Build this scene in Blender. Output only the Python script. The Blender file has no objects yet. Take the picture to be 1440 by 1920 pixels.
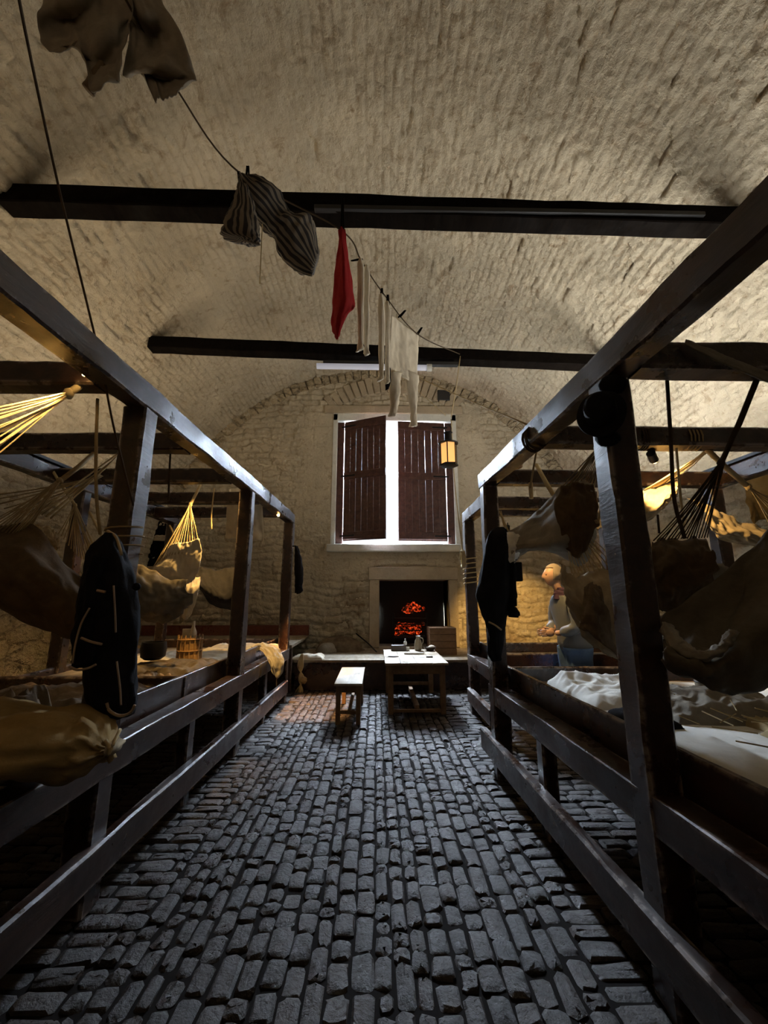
import bpy, math, random
import numpy as np
from mathutils import Vector, noise as mnoise
random.seed(7); rng = np.random.default_rng(7)
sc = bpy.context.scene
COL = sc.collection

# ------------------------------------------------------------------ camera
FPX, H = 760.0, 1.6
TH = math.atan((1117 - 960) / FPX)
PS = math.atan((720 - 705) * math.cos(TH) / FPX)
cam_d = bpy.data.cameras.new('camera'); cam = bpy.data.objects.new('camera', cam_d); COL.objects.link(cam)
cam_d.sensor_fit = 'HORIZONTAL'; cam_d.sensor_width = 36; cam_d.lens = 36 * FPX / 1440
cam_d.clip_start = 0.02
cam.location = (0, 0, H); cam.rotation_euler = (math.pi / 2 + TH, 0, -PS)
sc.camera = cam
sc.view_settings.view_transform = 'Standard'; sc.view_settings.look = 'None'
sc.view_settings.gamma = 1; sc.view_settings.use_curve_mapping = False
sc.view_settings.exposure = 0.0

# ------------------------------------------------------------------ world and daylight
w = bpy.data.worlds.new('world'); sc.world = w; w.use_nodes = True
w.node_tree.nodes['Background'].inputs[0].default_value = (0.86, 0.93, 1, 1)
w.node_tree.nodes['Background'].inputs[1].default_value = 1.3

def area(name, loc, target, sx, sy, power, col):
    d = bpy.data.lights.new(name, 'AREA'); d.shape = 'RECTANGLE'; d.size = sx; d.size_y = sy
    d.energy = power; d.color = col
    o = bpy.data.objects.new(name, d); COL.objects.link(o); o.location = loc
    o.rotation_euler = (Vector(target) - Vector(loc)).to_track_quat('-Z', 'Y').to_euler()
    return o
def spot(name, loc, target, power, col, size=60, blend=.6, r=.03):
    d = bpy.data.lights.new(name, 'SPOT'); d.energy = power; d.color = col
    d.spot_size = math.radians(size); d.spot_blend = blend; d.shadow_soft_size = r
    o = bpy.data.objects.new(name, d); COL.objects.link(o); o.location = loc
    o.rotation_euler = (Vector(target) - Vector(loc)).to_track_quat('-Z', 'Y').to_euler()
    return o
WARM = (1.0, 0.62, 0.22)
DAY = area('daylight_window', (0.45, 12.4, 7.2), (0.40, 6.4, 1.6), 5.0, 3.6, 30000, (0.70, 0.83, 1.0))
# added warm fill behind the viewer; the rear wall has no opening
REAR = area('rear_fill', (-1.8, -2.85, 4.3), (0.8, 5.2, 5.6), 2.4, 1.8, 13, (1.0, 0.66, 0.36))

# ------------------------------------------------------------------ helpers
def ray(px, py):
    x = (px - 720) / FPX; y = -(py - 960) / FPX
    Y = math.cos(TH) - y * math.sin(TH); Z = math.sin(TH) + y * math.cos(TH)
    return Vector((x * math.cos(PS) + Y * math.sin(PS), -x * math.sin(PS) + Y * math.cos(PS), Z))
def P(px, py, Y=None, X=None, Z=None):
    r = ray(px, py); o = Vector((0, 0, H))
    t = Y / r.y if Y is not None else X / r.x if X is not None else (Z - H) / r.z
    return o + r * t
def V(*a): return Vector(a)

def link(o, parent):
    COL.objects.link(o)
    if parent: o.parent = parent
    return o
def base_of(vs):
    a = np.array(vs, dtype=float); mn, mx = a.min(0), a.max(0)
    return Vector(((mn[0] + mx[0]) / 2, (mn[1] + mx[1]) / 2, mn[2]))
def mesh(name, vf, mat, parent=None, smooth=True, uv=None, bevel=0, sharp=35):
    vs, fs = vf
    b = base_of(vs)
    me = bpy.data.meshes.new(name)
    a = np.array([tuple(v) for v in vs]) - np.array(tuple(b))
    me.from_pydata(a.tolist(), [], fs); me.materials.append(mat)
    if smooth: me.polygons.foreach_set('use_smooth', [True] * len(me.polygons))
    if uv is not None:
        l = me.uv_layers.new(name='UVMap')
        idx = np.zeros(len(me.loops), dtype=int); me.loops.foreach_get('vertex_index', idx)
        l.data.foreach_set('uv', np.array(uv)[idx].ravel())
    me.update()
    if smooth and sharp: me.set_sharp_from_angle(angle=math.radians(sharp))
    o = bpy.data.objects.new(name, me); link(o, parent)
    o.location = b - (parent_world(parent) if parent else Vector((0, 0, 0)))
    if bevel:
        m = o.modifiers.new('bevel', 'BEVEL'); m.width = bevel; m.segments = 2; m.limit_method = 'ANGLE'
        for p in me.polygons: p.use_smooth = True
        m.harden_normals = False
    return o
def parent_world(p):
    v = Vector((0, 0, 0))
    while p: v += p.location; p = p.parent
    return v
def tag(o, label, cat, group=None):
    o['label'] = label; o['category'] = cat
    if group: o['group'] = group
    return o
def struct(o): o['kind'] = 'structure'; return o
def thing(name, label, cat, loc, group=None):
    o = bpy.data.objects.new(name, None); COL.objects.link(o); o.location = loc
    o.empty_display_size = .1
    return tag(o, label, cat, group)
def join(*parts):
    vs, fs = [], []
    for v, f in parts:
        n = len(vs); vs += [Vector(p) for p in v]; fs += [tuple(i + n for i in q) for q in f]
    return vs, fs
def box(x0, x1, y0, y1, z0, z1):
    vs = [V(x, y, z) for z in (z0, z1) for y in (y0, y1) for x in (x0, x1)]
    return vs, [(0, 2, 3, 1), (4, 5, 7, 6), (0, 1, 5, 4), (2, 6, 7, 3), (0, 4, 6, 2), (1, 3, 7, 5)]
def frame_axes(d):
    d = d.normalized(); up = V(0, 0, 1)
    if abs(d.z) > .9: up = V(0, 1, 0)
    s = d.cross(up).normalized(); u = s.cross(d).normalized()
    return s, u
def timber(a, b, wd, ht, rough=.006, ch=.012, seg=.07, seed=None):
    """hewn timber: chamfered section swept a->b with small irregularities"""
    a, b = Vector(a), Vector(b); L = (b - a).length; n = max(2, int(L / seg))
    s, u = frame_axes(b - a); sd = seed if seed is not None else random.random() * 99
    sec = [(-1, -1, 1, 0), (-1, -1, 0, 1), (-1, 1, 0, -1), (-1, 1, 1, 0), (1, 1, -1, 0), (1, 1, 0, -1), (1, -1, 0, 1), (1, -1, -1, 0)]
    vs, fs = [], []
    for i in range(n + 1):
        p = a.lerp(b, i / n)
        for k, (sx, sz, cx, cz) in enumerate(sec):
            q = p + s * (sx * wd / 2 + cx * ch) + u * (sz * ht / 2 + cz * ch)
            nn = mnoise.noise_vector(q * 2.3 + V(sd, k // 2 * 7, 0)) * rough * 1.3 + mnoise.noise_vector(q * 9 + V(sd, 3, 0)) * rough * .55
            vs.append(q + nn)
    for i in range(n):
        for k in range(8):
            k2 = (k + 1) % 8
            fs.append((i * 8 + k, i * 8 + k2, i * 8 + 8 + k2, i * 8 + 8 + k))
    fs.append(tuple(range(7, -1, -1))); fs.append(tuple(n * 8 + k for k in range(8)))
    return vs, fs
def cr(pts, n):
    """Catmull-Rom resample of a list of vectors to n samples"""
    pts = [Vector(p) for p in pts]
    if len(pts) == 1: return [pts[0]] * n
    m = len(pts) - 1; out = []
    for i in range(n):
        t = i / (n - 1) * m; k = min(int(t), m - 1); f = t - k
        p1, p2 = pts[k], pts[k + 1]
        p0 = pts[k - 1] if k > 0 else p1 * 2 - p2
        p3 = pts[k + 2] if k + 2 <= m else p2 * 2 - p1
        out.append(.5 * ((2 * p1) + (p2 - p0) * f + (2 * p0 - 5 * p1 + 4 * p2 - p3) * f * f + (3 * p1 - p0 - 3 * p2 + p3) * f ** 3))
    return out
def tube(pts, r, n=6, k=None, taper=None, closed=False):
    pts = [Vector(p) for p in pts]
    if k: pts = cr(pts, k)
    vs, fs = [], []; N = len(pts)
    for i, p in enumerate(pts):
        d = (pts[min(i + 1, N - 1)] - pts[max(i - 1, 0)])
        if d.length < 1e-6: d = V(0, 0, 1)
        s, u = frame_axes(d); rr = r if taper is None else r * (taper[0] + (taper[1] - taper[0]) * i / (N - 1))
        for j in range(n):
            a = 2 * math.pi * j / n; vs.append(p + s * math.cos(a) * rr + u * math.sin(a) * rr)
    for i in range(N - 1):
        for j in range(n):
            fs.append((i * n + j, i * n + (j + 1) % n, i * n + n + (j + 1) % n, i * n + n + j))
    if not closed:
        fs.append(tuple(range(n - 1, -1, -1))); fs.append(tuple((N - 1) * n + j for j in range(n)))
    return vs, fs
def rope(a, b, r=.008, sag=0.0, n=8, k=10):
    a, b = Vector(a), Vector(b)
    pts = [a.lerp(b, i / k) + V(0, 0, -sag * 4 * (i / k) * (1 - i / k)) for i in range(k + 1)]
    return tube(pts, r, n)
def loft(rows, nu=24, nv=24, wr=.01, wf=6.0, th=.004, seed=0, closed=False, aniso=(1, 1)):
    """smooth sheet through rows of points, wrinkled, with real thickness"""
    R = [cr(r, nv) for r in rows]
    G = [cr([R[i][j] for i in range(len(R))], nu) for j in range(nv)]   # G[j][i]
    g = np.array([[tuple(G[j][i]) for j in range(nv)] for i in range(nu)])
    du = np.gradient(g, axis=0); dv = np.gradient(g, axis=1)
    nr = np.cross(du, dv); nr /= (np.linalg.norm(nr, axis=2, keepdims=True) + 1e-9)
    for i in range(nu):
        for j in range(nv):
            p = Vector(g[i, j])
            q = V(i / nu * aniso[0] * wf, j / nv * aniso[1] * wf, seed * 3.7)
            h = (mnoise.noise(q) + .5 * mnoise.noise(q * 2.1) + .35 * (1 - abs(mnoise.noise(q * 1.4 + V(5, 5, 5))) * 2)) * wr
            g[i, j] += nr[i, j] * h
    if closed:
        vs = [Vector(v) for v in g.reshape(-1, 3)]
        fs = [(i * nv + j, i * nv + (j + 1) % nv, (i + 1) * nv + (j + 1) % nv, (i + 1) * nv + j) for i in range(nu - 1) for j in range(nv)]
        fs += [tuple(range(nv - 1, -1, -1)), tuple((nu - 1) * nv + j for j in range(nv))]
        return vs, fs
    back = g - nr * th
    vs = [Vector(v) for v in g.reshape(-1, 3)] + [Vector(v) for v in back.reshape(-1, 3)]
    N = nu * nv; fs = []
    for i in range(nu - 1):
        for j in range(nv - 1):
            a, b, c, d = i * nv + j, i * nv + j + 1, (i + 1) * nv + j + 1, (i + 1) * nv + j
            fs += [(a, b, c, d), (N + d, N + c, N + b, N + a)]
    for i in range(nu - 1):
        for j in (0, nv - 1):
            a, d = i * nv + j, (i + 1) * nv + j
            fs.append((a, d, N + d, N + a) if j == 0 else (d, a, N + a, N + d))
    for j in range(nv - 1):
        for i in (0, nu - 1):
            a, b = i * nv + j, i * nv + j + 1
            fs.append((b, a, N + a, N + b) if i == 0 else (a, b, N + b, N + a))
    return vs, fs
def bag(sections, nseg=28, nu=40, wr=.012, wf=7, seed=0, pw=1.0):
    """closed soft body: sections = (left point, right point, thickness) swept; used for coats, rolls, bundles"""
    rows = []
    for L, Rr, d in sections:
        L, Rr = Vector(L), Vector(Rr); c = (L + Rr) / 2; h = (Rr - L) / 2
        nrm = V(0, 1, 0) - h.normalized() * h.normalized().y
        nrm = nrm.normalized() if nrm.length > .2 else V(1, 0, 0)
        rows.append([c + h * math.cos(a) + nrm * d / 2 * math.sin(a) for a in [2 * math.pi * k / nseg for k in range(nseg)]])
    cols = [cr([r[k] for r in rows], nu) for k in range(nseg)]
    vs = []
    for i in range(nu):
        c = sum((cols[k][i] for k in range(nseg)), V(0, 0, 0)) / nseg
        for k in range(nseg):
            p = cols[k][i]; d = (p - c)
            a = 2 * math.pi * k / nseg
            q = V(math.cos(a) * 1.5, math.sin(a) * 1.5, i / nu * wf * .5 + seed * 5)
            h = (mnoise.noise(q * 1.6) + .6 * mnoise.noise(q * 3.4)) * wr
            vs.append(p + (d.normalized() * h if d.length > 1e-5 else V(0, 0, 0)))
    fs = [(i * nseg + k, i * nseg + (k + 1) % nseg, (i + 1) * nseg + (k + 1) % nseg, (i + 1) * nseg + k) for i in range(nu - 1) for k in range(nseg)]
    fs += [tuple(range(nseg - 1, -1, -1)), tuple((nu - 1) * nseg + k for k in range(nseg))]
    return vs, fs
def lathe(prof, c, n=24):
    vs, fs = [], []; c = Vector(c)
    for r, z in prof:
        for k in range(n):
            a = 2 * math.pi * k / n; vs.append(c + V(r * math.cos(a), r * math.sin(a), z))
    for i in range(len(prof) - 1):
        for k in range(n): fs.append((i * n + k, i * n + (k + 1) % n, i * n + n + (k + 1) % n, i * n + n + k))
    fs.append(tuple(range(n - 1, -1, -1))); fs.append(tuple((len(prof) - 1) * n + k for k in range(n)))
    return vs, fs
def lump(c, rx, ry, rz, amp=.12, f=2.5, seed=0, nu=16, nv=24, flat=None):
    vs, fs = [], []; c = Vector(c)
    for i in range(nu + 1):
        t = math.pi * i / nu
        for k in range(nv):
            a = 2 * math.pi * k / nv
            d = V(math.sin(t) * math.cos(a), math.sin(t) * math.sin(a), math.cos(t))
            s = 1 + amp * (mnoise.noise(d * f + V(seed, 0, 0)) + .5 * mnoise.noise(d * f * 2.3 + V(seed, 3, 0)))
            p = V(d.x * rx * s, d.y * ry * s, d.z * rz * s)
            if flat is not None: p.z = max(p.z, flat)
            vs.append(c + p)
    for i in range(nu):
        for k in range(nv): fs.append((i * nv + k, (i + 1) * nv + k, (i + 1) * nv + (k + 1) % nv, i * nv + (k + 1) % nv))
    return vs, fs

# ------------------------------------------------------------------ materials
class NT:
    def __init__(s, name):
        s.m = bpy.data.materials.new(name); s.m.use_nodes = True; s.t = s.m.node_tree
        s.b = s.t.nodes['Principled BSDF']
    def n(s, typ, **kw):
        x = s.t.nodes.new(typ)
        for k, v in kw.items():
            if k in x.inputs and not hasattr(type(x), k): x.inputs[k].default_value = v
            else: setattr(x, k, v)
        return x
    def l(s, a, b): s.t.links.new(a, b)
    def ramp(s, src, stops):
        r = s.t.nodes.new('ShaderNodeValToRGB'); e = r.color_ramp.elements
        while len(e) < len(stops): e.new(.5)
        for q, (p, c) in zip(e, stops): q.position = p; q.color = (*c, 1) if len(c) == 3 else c
        s.l(src, r.inputs[0]); return r
    def noise(s, vec, scale, detail=4, rough=.6, dist=0):
        x = s.t.nodes.new('ShaderNodeTexNoise'); x.inputs['Scale'].default_value = scale
        x.inputs['Detail'].default_value = detail; x.inputs['Roughness'].default_value = rough; x.inputs['Distortion'].default_value = dist
        if vec is not None: s.l(vec, x.inputs['Vector'])
        return x
    def mix(s, fac, a, b, mode='MIX'):
        x = s.t.nodes.new('ShaderNodeMix'); x.data_type = 'RGBA'; x.blend_type = mode
        for sock, v in ((x.inputs[0], fac), (x.inputs[6], a), (x.inputs[7], b)):
            if isinstance(v, (int, float)): sock.default_value = v
            elif isinstance(v, tuple): sock.default_value = (*v, 1)
            else: s.l(v, sock)
        return x.outputs[2]
    def bump(s, h, strength, dist, nrm=None):
        x = s.t.nodes.new('ShaderNodeBump'); x.inputs['Strength'].default_value = strength; x.inputs['Distance'].default_value = dist
        s.l(h, x.inputs['Height'])
        if nrm is not None: s.l(nrm, x.inputs['Normal'])
        return x.outputs[0]
    def pos(s): return s.t.nodes.new('ShaderNodeNewGeometry').outputs['Position']
    def mapping(s, vec, scale=(1, 1, 1), loc=(0, 0, 0)):
        x = s.t.nodes.new('ShaderNodeMapping'); x.inputs['Scale'].default_value = scale; x.inputs['Location'].default_value = loc
        s.l(vec, x.inputs[0]); return x.outputs[0]
    def set(s, **kw):
        for k, v in kw.items():
            i = s.b.inputs[k.replace('_', ' ')]
            if hasattr(v, 'links') or isinstance(v, bpy.types.NodeSocket): s.l(v, i)
            else: i.default_value = (*v, 1) if isinstance(v, tuple) and len(v) == 3 and i.type == 'RGBA' else v

def wood(name, c1, c2, rough=.4, spec=.5, scale=1.0, bump=.4, edge=False):
    t = NT(name); tc = t.t.nodes.new('ShaderNodeTexCoord').outputs['Object']
    n1 = t.noise(t.mapping(tc, (3 * scale, .6 * scale, 3 * scale)), 4, 6, .65, .6)
    n2 = t.noise(tc, 1.7 * scale, 5, .7)
    n3 = t.noise(tc, 22 * scale, 4, .7)
    c = t.mix(t.ramp(n1.outputs[0], [(.35, (0, 0, 0)), (.7, (1, 1, 1))]).outputs[0], c1, c2)
    if edge:
        bv = t.t.nodes.new('ShaderNodeBevel'); bv.samples = 4; bv.inputs['Radius'].default_value = .03
        gm = t.t.nodes.new('ShaderNodeNewGeometry'); dt = t.n('ShaderNodeVectorMath', operation='DOT_PRODUCT')
        t.l(bv.outputs[0], dt.inputs[0]); t.l(gm.outputs['Normal'], dt.inputs[1])
        ne = t.noise(tc, 7, 4, .7)
        em = t.n('ShaderNodeMath', operation='MULTIPLY'); t.l(t.ramp(dt.outputs['Value'], [(.93, (1,) * 3), (.995, (0,) * 3)]).outputs[0], em.inputs[0]); t.l(t.ramp(ne.outputs[0], [(.48, (0,) * 3), (.58, (1,) * 3)]).outputs[0], em.inputs[1])
        c = t.mix(em.outputs[0], c, (.34, .28, .24))
    wear = t.ramp(n3.outputs[0], [(.66, (0, 0, 0)), (.8, (1, 1, 1))]).outputs[0]
    c = t.mix(wear, c, tuple(min(1, x * 2.2 + .02) for x in c2))
    r = t.ramp(n2.outputs[0], [(.38, (rough * .55,) * 3), (.62, (min(1, rough * 1.6),) * 3)]).outputs[0]
    b = t.bump(n1.outputs[0], bump, .01); b = t.bump(n3.outputs[0], bump * .5, .004, b)
    t.set(Base_Color=c, Roughness=r, Normal=b); t.b.inputs['Specular IOR Level'].default_value = spec
    return t.m
def cloth(name, c1, c2, rough=.9, weave=500, stain=.35):
    t = NT(name); tc = t.t.nodes.new('ShaderNodeTexCoord').outputs['Object']
    n1 = t.noise(tc, 5, 6, .7, .3); n2 = t.noise(tc, 60, 3, .6); n3 = t.noise(tc, 2.1, 3, .5)
    c = t.mix(t.ramp(n1.outputs[0], [(.35, (0, 0, 0)), (.7, (1, 1, 1))]).outputs[0], c1, c2)
    c = t.mix(t.ramp(n3.outputs[0], [(.5, (0, 0, 0)), (.75, (stain,) * 3)]).outputs[0], c, tuple(x * .55 for x in c1))
    b = t.bump(n2.outputs[0], .25, .004); b = t.bump(n1.outputs[0], .35, .02, b)
    t.set(Base_Color=c, Roughness=rough, Normal=b); t.b.inputs['Specular IOR Level'].default_value = .15
    return t.m
def plain(name, c, rough=.6, metal=0, spec=.5, n=.15):
    t = NT(name); tc = t.t.nodes.new('ShaderNodeTexCoord').outputs['Object']
    n1 = t.noise(tc, 18, 4, .6)
    t.set(Base_Color=t.mix(n1.outputs[0], tuple(x * (1 - n * 2) for x in c), tuple(min(1, x * (1 + n)) for x in c)), Roughness=rough, Metallic=metal)
    t.b.inputs['Specular IOR Level'].default_value = spec
    t.set(Normal=t.bump(n1.outputs[0], .2, .004))
    return t.m
def emit(name, c, s, base=(0, 0, 0)):
    t = NT(name); t.set(Base_Color=base, Emission_Color=c, Emission_Strength=s, Roughness=.5); return t.m

M = {}
M['beam'] = wood('varnished_timber', (.014, .007, .005), (.046, .020, .011), .34, .62, edge=True)
M['tie'] = wood('blackened_beam', (.004, .003, .0025), (.009, .0065, .005), .8, .03)
M['plank'] = wood('worn_planks', (.20, .16, .11), (.36, .30, .22), .6, .4)
M['table'] = wood('scrubbed_pine', (.26, .20, .13), (.42, .35, .25), .45, .5)
M['table_leg'] = wood('brown_pine', (.16, .09, .045), (.26, .16, .08), .5, .4)
M['shutter'] = wood('shutter_wood', (.045, .018, .014), (.10, .042, .03), .5, .4)
M['crate'] = wood('crate_wood', (.16, .09, .045), (.24, .14, .08), .6, .3)
M['canvas'] = cloth('pale_canvas', (.32, .25, .155), (.46, .37, .24))
M['canvas_grey'] = cloth('grey_canvas', (.20, .175, .14), (.32, .285, .23))
M['canvas_brown'] = cloth('brown_canvas', (.07, .045, .024), (.13, .085, .045))
M['canvas_olive_shaded'] = cloth('olive_canvas_shaded', (.085, .068, .045), (.15, .12, .085))  # olive canvas darkened in colour to stand in for shade
M['navy'] = cloth('navy_cloth', (.018, .018, .022), (.035, .033, .036))
M['ochre'] = cloth('ochre_canvas', (.26, .17, .065), (.36, .25, .11))
M['linen'] = cloth('linen', (.62, .55, .43), (.76, .69, .56))
M['white'] = cloth('whitish_linen', (.70, .68, .62), (.82, .80, .74), stain=.1)
M['red'] = cloth('red_cotton', (.24, .010, .012), (.34, .02, .022), stain=.1)
M['black'] = cloth('black_wool', (.006, .006, .008), (.014, .013, .016), stain=.1)
M['piping'] = cloth('cream_piping', (.30, .22, .16), (.42, .33, .25))
M['blanket'] = cloth('brown_blanket', (.10, .07, .045), (.24, .18, .12))
M['straw'] = cloth('straw', (.30, .22, .11), (.50, .40, .22))
M['rope'] = cloth('hemp_rope', (.30, .22, .12), (.45, .35, .20), weave=10)
M['rope_dark'] = cloth('tarred_rope', (.05, .035, .022), (.10, .07, .045))
M['string'] = cloth('hemp_string', (.46, .36, .20), (.62, .50, .30))
M['iron'] = plain('black_iron', (.012, .012, .013), .45, .6)
M['steel_grey'] = plain('grey_conduit', (.028, .028, .03), .5, .3)
M['ceramic'] = plain('stoneware', (.28, .23, .16), .3)
M['white_ceramic'] = plain('white_ceramic', (.7, .68, .64), .25)
M['dark_bowl'] = plain('dark_bowl_wood', (.05, .03, .02), .4)
M['knot'] = plain('block_wood', (.5, .3, .13), .5)
M['wicker'] = wood('wicker', (.30, .17, .07), (.48, .30, .13), .6, .3, 3)

def stone_col(t, base, dark, vec, sc1=1.2, lo=.42, hi=.72):
    n = t.noise(vec, sc1, 7, .68); n2 = t.noise(vec, sc1 * 7, 5, .7)
    c = t.mix(t.ramp(n.outputs[0], [(lo, (0, 0, 0)), (hi, (1, 1, 1))]).outputs[0], base, tuple(x * .74 for x in base))
    sp = t.ramp(n2.outputs[0], [(.58, (0, 0, 0)), (.74, (1, 1, 1))]).outputs[0]
    return t.mix(sp, c, dark), n, n2
# vault: whitewashed brick courses, mapped on (along room, along arc) in metres
t = NT('whitewashed_vault'); uv = t.t.nodes.new('ShaderNodeUVMap').outputs[0]
at = t.t.nodes.new('ShaderNodeAttribute'); at.attribute_name = 'joint'
c, n1, n2 = stone_col(t, (.66, .575, .425), (.36, .26, .155), uv, 1.1, .36, .66)
gate = t.noise(uv, 1.7, 5, .65)
jm = t.n('ShaderNodeMath', operation='MULTIPLY'); t.l(at.outputs['Fac'], jm.inputs[0]); t.l(t.ramp(gate.outputs[0], [(.38, (.15,) * 3), (.66, (.85,) * 3)]).outputs[0], jm.inputs[1])
c = t.mix(jm.outputs[0], c, (.26, .185, .11))
br = t.noise(uv, 4.2, 6, .7, .8)
c = t.mix(t.ramp(br.outputs[0], [(.56, (0,) * 3), (.68, (.75,) * 3)]).outputs[0], c, (.32, .225, .135))
n4 = t.noise(uv, 26, 5, .7); n5 = t.noise(uv, 10, 4, .6)
b = t.bump(n5.outputs[0], .8, .06); b = t.bump(n4.outputs[0], .9, .03, b)
t.set(Base_Color=c, Roughness=.75, Normal=b); t.b.inputs['Specular IOR Level'].default_value = .25
M['vault'] = t.m
def wallmat(name, blocks):
    t = NT(name); p = t.pos()
    sx = t.n('ShaderNodeSeparateXYZ'); t.l(p, sx.inputs[0]); cx = t.n('ShaderNodeCombineXYZ')
    a = t.n('ShaderNodeMath', operation='ADD'); t.l(sx.outputs[0], a.inputs[0]); t.l(sx.outputs[1], a.inputs[1])
    t.l(a.outputs[0], cx.inputs[0]); t.l(sx.outputs[2], cx.inputs[1])
    uv = cx.outputs[0]
    dn = t.noise(uv, 2.4, 4, .6); sub = t.n('ShaderNodeVectorMath', operation='SUBTRACT'); t.l(dn.outputs['Color'], sub.inputs[0]); sub.inputs[1].default_value = (.5, .5, .5)
    s = t.n('ShaderNodeVectorMath', operation='SCALE'); t.l(sub.outputs[0], s.inputs[0]); s.inputs['Scale'].default_value = .10 if blocks else .35
    ad = t.n('ShaderNodeVectorMath', operation='ADD'); t.l(uv, ad.inputs[0]); t.l(s.outputs[0], ad.inputs[1])
    if blocks:
        br = t.t.nodes.new('ShaderNodeTexBrick'); t.l(ad.outputs[0], br.inputs['Vector'])
        for k, v in (('Scale', 1.0), ('Mortar Size', .012), ('Mortar Smooth', .8), ('Brick Width', .8), ('Row Height', .42)): br.inputs[k].default_value = v
        br.inputs['Color1'].default_value = (0, 0, 0, 1); br.inputs['Color2'].default_value = (1, 1, 1, 1)
        joint = br.outputs['Fac']; hh = br.outputs['Color']
    else:
        vo = t.t.nodes.new('ShaderNodeTexVoronoi'); vo.feature = 'DISTANCE_TO_EDGE'; t.l(t.mapping(ad.outputs[0], (2.3, 4.6, 1)), vo.inputs['Vector']); vo.inputs['Scale'].default_value = 1
        joint = t.ramp(vo.outputs['Distance'], [(0, (1, 1, 1)), (.09, (0, 0, 0))]).outputs[0]
        vc = t.t.nodes.new('ShaderNodeTexVoronoi'); t.l(t.mapping(ad.outputs[0], (2.3, 4.6, 1)), vc.inputs['Vector']); vc.inputs['Scale'].default_value = 1
        hh = vc.outputs['Color']
    c, n1, n2 = stone_col(t, (.56, .46, .31), (.30, .21, .12), uv, 1.3)
    gt = t.noise(uv, 1.6, 4, .6)
    jm = t.n('ShaderNodeMath', operation='MULTIPLY'); t.l(joint, jm.inputs[0]); t.l(t.ramp(gt.outputs[0], [(.40, (.05,) * 3), (.70, (.55,) * 3)]).outputs[0], jm.inputs[1])
    c = t.mix(jm.outputs[0], c, (.22, .155, .09))
    # darker flaked band low down on the wall
    zr = t.n('ShaderNodeMath', operation='MULTIPLY_ADD'); t.l(n1.outputs[0], zr.inputs[0]); zr.inputs[1].default_value = 1.6; t.l(sx.outputs[2], zr.inputs[2])
    low = t.ramp(zr.outputs[0], [(.0, (.6,) * 3), (1.0, (0,) * 3)]); low.color_ramp.elements[1].position = 1.0
    sc2 = t.n('ShaderNodeMath', operation='MULTIPLY'); t.l(zr.outputs[0], sc2.inputs[0]); sc2.inputs[1].default_value = .33; t.l(sc2.outputs[0], low.inputs[0])
    fl = t.noise(uv, 4.2, 6, .75)
    lm = t.n('ShaderNodeMath', operation='MULTIPLY'); t.l(low.outputs[0], lm.inputs[0]); t.l(t.ramp(fl.outputs[0], [(.45, (0,) * 3), (.6, (1,) * 3)]).outputs[0], lm.inputs[1])
    c = t.mix(lm.outputs[0], c, (.16, .115, .07))
    inv = t.n('ShaderNodeMath', operation='SUBTRACT'); inv.inputs[0].default_value = 1; t.l(joint, inv.inputs[1])
    hb = t.n('ShaderNodeMath', operation='MULTIPLY_ADD'); t.l(hh, hb.inputs[0]); hb.inputs[1].default_value = .3 if blocks else .5; t.l(inv.outputs[0], hb.inputs[2])
    n4 = t.noise(uv, 16, 5, .7); n5 = t.noise(uv, 4, 4, .6)
    b = t.bump(hb.outputs[0], 1, .045); b = t.bump(n5.outputs[0], .8, .12, b); b = t.bump(n4.outputs[0], .9, .05, b)
    t.set(Base_Color=c, Roughness=.8, Normal=b); t.b.inputs['Specular IOR Level'].default_value = .2
    return t.m
M['rubble'] = wallmat('rubble_wall', False); M['ashlar'] = wallmat('ashlar_wall', True)
t = NT('dressed_stone'); tc = t.pos(); c, n1, n2 = stone_col(t, (.44, .36, .25), (.28, .20, .125), tc, 2.5)
t.set(Base_Color=c, Roughness=.75, Normal=t.bump(n2.outputs[0], .6, .02)); M['stone'] = t.m
t = NT('pale_painted_stone'); tc = t.pos(); c, n1, n2 = stone_col(t, (.74, .74, .68), (.5, .48, .42), tc, 2.5)
t.set(Base_Color=c, Roughness=.6, Normal=t.bump(n2.outputs[0], .5, .02)); M['reveal'] = t.m
# floor bricks
t = NT('floor_brick'); g = t.t.nodes.new('ShaderNodeNewGeometry'); p = g.outputs['Position']
n1 = t.noise(p, 45, 5, .75); n2 = t.noise(p, 9, 4, .6); n3 = t.noise(p, .8, 3, .5)
rc = t.ramp(g.outputs['Random Per Island'], [(0, (.017, .012, .010)), (.35, (.032, .025, .021)), (.7, (.034, .020, .014)), (1, (.062, .049, .042))]).outputs[0]
c = t.mix(t.ramp(n2.outputs[0], [(.4, (0,) * 3), (.7, (1,) * 3)]).outputs[0], rc, (.028, .022, .018))
c = t.mix(t.ramp(n1.outputs[0], [(.6, (0,) * 3), (.75, (.5,) * 3)]).outputs[0], c, (.12, .11, .10))
r = t.mix(.35, t.ramp(g.outputs['Random Per Island'], [(0, (.52,) * 3), (.3, (.25,) * 3), (.5, (.55,) * 3), (.75, (.22,) * 3), (1, (.45,) * 3)]).outputs[0], t.ramp(n1.outputs[0], [(.3, (.15,) * 3), (.7, (.75,) * 3)]).outputs[0])
b = t.bump(n1.outputs[0], .9, .012); b = t.bump(n2.outputs[0], .6, .03, b)
t.set(Base_Color=c, Roughness=r, Normal=b); t.b.inputs['Specular IOR Level'].default_value = .55; M['brick'] = t.m
M['dirt'] = plain('dirt_joint', (.010, .008, .007), .95, spec=.1)

# ------------------------------------------------------------------ the room
R0, ZC = 5.1, 2.0           # vault radius and springing height
YB, YE = -3.0, 9.2          # rear wall, end wall
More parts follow.
